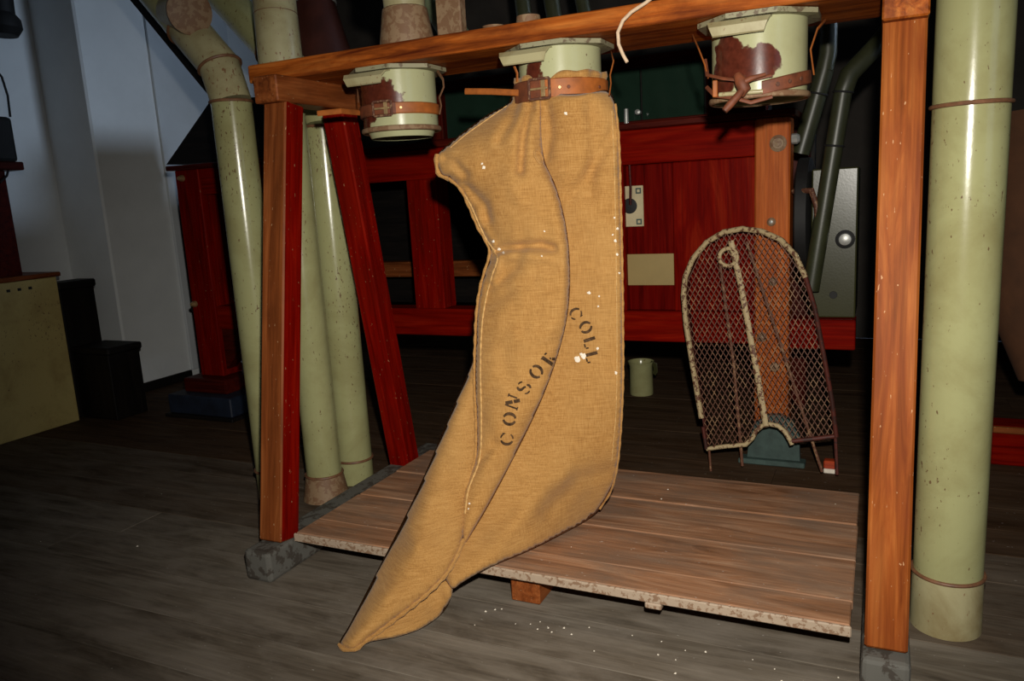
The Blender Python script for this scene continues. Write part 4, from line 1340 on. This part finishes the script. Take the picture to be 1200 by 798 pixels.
def letter(ch, px, py, ang, wd, ht, bvh, cut=1.0):
    """ang = direction of the text line in the photo (degrees, y down)"""
    ex = Vector((math.cos(math.radians(ang)), math.sin(math.radians(ang))))
    ey = Vector((ex.y, -ex.x))          # towards the top of the letter
    vs, fs = [], []
    for (pl_, w) in GLYPH[ch]:
        pl2 = []
        for i in range(len(pl_) - 1):
            a, b = Vector(pl_[i]), Vector(pl_[i + 1])
            kk = max(1, int((b - a).length / .10))
            for s in range(kk): pl2.append(a.lerp(b, s / kk))
        pl2.append(Vector(pl_[-1]))
        if cut < 1: pl2 = [q for q in pl2 if q.x < cut]
        if len(pl2) < 2: continue
        k0 = len(vs); rowsn = 0
        for i, q in enumerate(pl2):
            tg = (pl2[min(i + 1, len(pl2) - 1)] - pl2[max(i - 1, 0)]).normalized()
            nm = Vector((-tg.y, tg.x))
            e = i / (len(pl2) - 1)
            ww = w * (.55 + .45 * math.sin(PI * min(1, max(0, e * .9 + .05)))) if ch in 'COS' else w
            row = []
            for s in (-.5, 0, .5):
                u = q + nm * ww * s
                pp = Vector((px, py)) + ex * (u.x - .5) * wd + ey * (u.y - .5) * ht
                rd = ray(pp.x, pp.y).normalized()
                hit = bvh.ray_cast(EYE, rd)
                if hit[0] is None: row = None; break
                row.append(hit[0] - rd * .0018)
            if row is None: continue
            vs += row; rowsn += 1
        for i in range(rowsn - 1):
            a = k0 + 3 * i
            fs += [(a, a + 1, a + 4, a + 3), (a + 1, a + 2, a + 5, a + 4)]
    o = raw('letter', vs, fs, M_INK, sack, True, (-0.9, 1.95, 0.125))
    return o


for (ch, x, y, a) in (('C', 594, 514, -86), ('O', 597, 491, -82), ('N', 601, 471, -70), ('S', 614, 454, -56), ('O', 628.5, 435.5, -50), ('R', 645, 419, -55)):
    letter(ch, x, y, a, 16.5, 17, bv2, 1.0)
for (ch, x, y, a) in (('C', 675, 368, 55), ('O', 686.5, 383.5, 62), ('L', 691.5, 401, 72), ('L', 694, 418, 76)):
    letter(ch, x, y, a, 15, 16, bv1)
# dried flour splashes on the cloth


def splash(px, py, r, bvh, seed, parent=sack):
    rnd = random.Random(seed)
    n = 11
    pts = []
    rd = ray(px, py).normalized()
    h = bvh.ray_cast(EYE, rd)
    if h[0] is None: return
    vs = [h[0] - rd * .004]
    for k in range(n):
        a = 2 * PI * k / n
        rr = r * rnd.uniform(.6, 1.15)
        d2 = ray(px + rr * math.cos(a), py + rr * math.sin(a)).normalized()
        h2 = bvh.ray_cast(EYE, d2)
        vs.append((h2[0] if h2[0] is not None else h[0]) - d2 * .0012)
    raw('flour_splash', vs, [(0, 1 + k, 1 + (k + 1) % n) for k in range(n)], M_FLOUR, parent, True, (-0.9, 1.95, 0.125))


for i, (x, y, r) in enumerate([(677, 420.5, 4.2), (684, 417, 3.6), (681, 415, 2), (700, 408.5, 1.8), (690, 343, 2.2), (702, 347, 1.3), (701, 359, 1.2), (722, 437, 2), (721, 282, 2.2), (724, 268, 1.8), (723, 298, 2.0), (720, 255, 1.4), (718, 275, 1.2), (663, 133, 2.2), (726, 320, 1.5)]):
    splash(x, y, r, bv1, 100 + i)
for i, (x, y, r) in enumerate([(567, 196, 2.6), (565, 192, 1.5), (585, 292, 2.0), (590, 296, 1.6), (635, 300, 1.3), (550, 590, 1.4), (549, 596, 1.1), (638, 271, 1.2), (578, 283, 1.8)]):
    splash(x, y, r, bv2, 200 + i)
# gathered hole in the crease
hq = bv2.ray_cast(EYE, ray(632, 184).normalized())[0]
if hq is not None:
    rd = ray(632, 184).normalized()
    pts = []
    for k in range(13):
        a = 2 * PI * k / 12
        x = 631 + 4 * math.cos(a) * 1.0 + 3 * math.sin(a); y = 184 + 8 * math.sin(a)
        h = bv2.ray_cast(EYE, ray(x, y).normalized())[0]
        pts.append((h if h is not None else hq) - rd * .002)
    tube('tear_edge', pts, .0028, M_BURLAP, sack, 6)

# ------------------------------------------------------------------ crumbs on floor and platform
vs, fs = [], []
rn = random.Random(3)


def crumb(x, y, z, s):
    k = len(vs)
    for (a, b, c) in ((-1, -1, 0), (1, -1, 0), (1, 1, 0), (-1, 1, 0), (rn.uniform(-.4, .4), rn.uniform(-.4, .4), 1.1)):
        vs.append((x + a * s * rn.uniform(.6, 1.2), y + b * s * rn.uniform(.6, 1.2), z + c * s))
    fs.extend([(k, k + 1, k + 4), (k + 1, k + 2, k + 4), (k + 2, k + 3, k + 4), (k + 3, k, k + 4), (k + 3, k + 2, k + 1, k)])


for i in range(44):
    x, y = rn.uniform(-1.0, .0), rn.gauss(1.80, .07)
    if y < 1.80: crumb(x, y, .0, rn.uniform(.0012, .0032))
for i in range(14):
    crumb(rn.uniform(-3.0, .2), rn.uniform(1.3, 3.1), 0.0, rn.uniform(.0012, .0035))
for i in range(9):
    crumb(rn.uniform(-1.6, -.1), rn.uniform(1.85, 2.6), .121, rn.uniform(.001, .0028))
o = raw('flour_crumbs', vs, fs, M_FLOUR, None, False, (-.8, 1.8, 0))
o['kind'] = 'stuff'
tag(o, 'tiny white flour crumbs scattered over the dark floor and platform', 'crumbs')
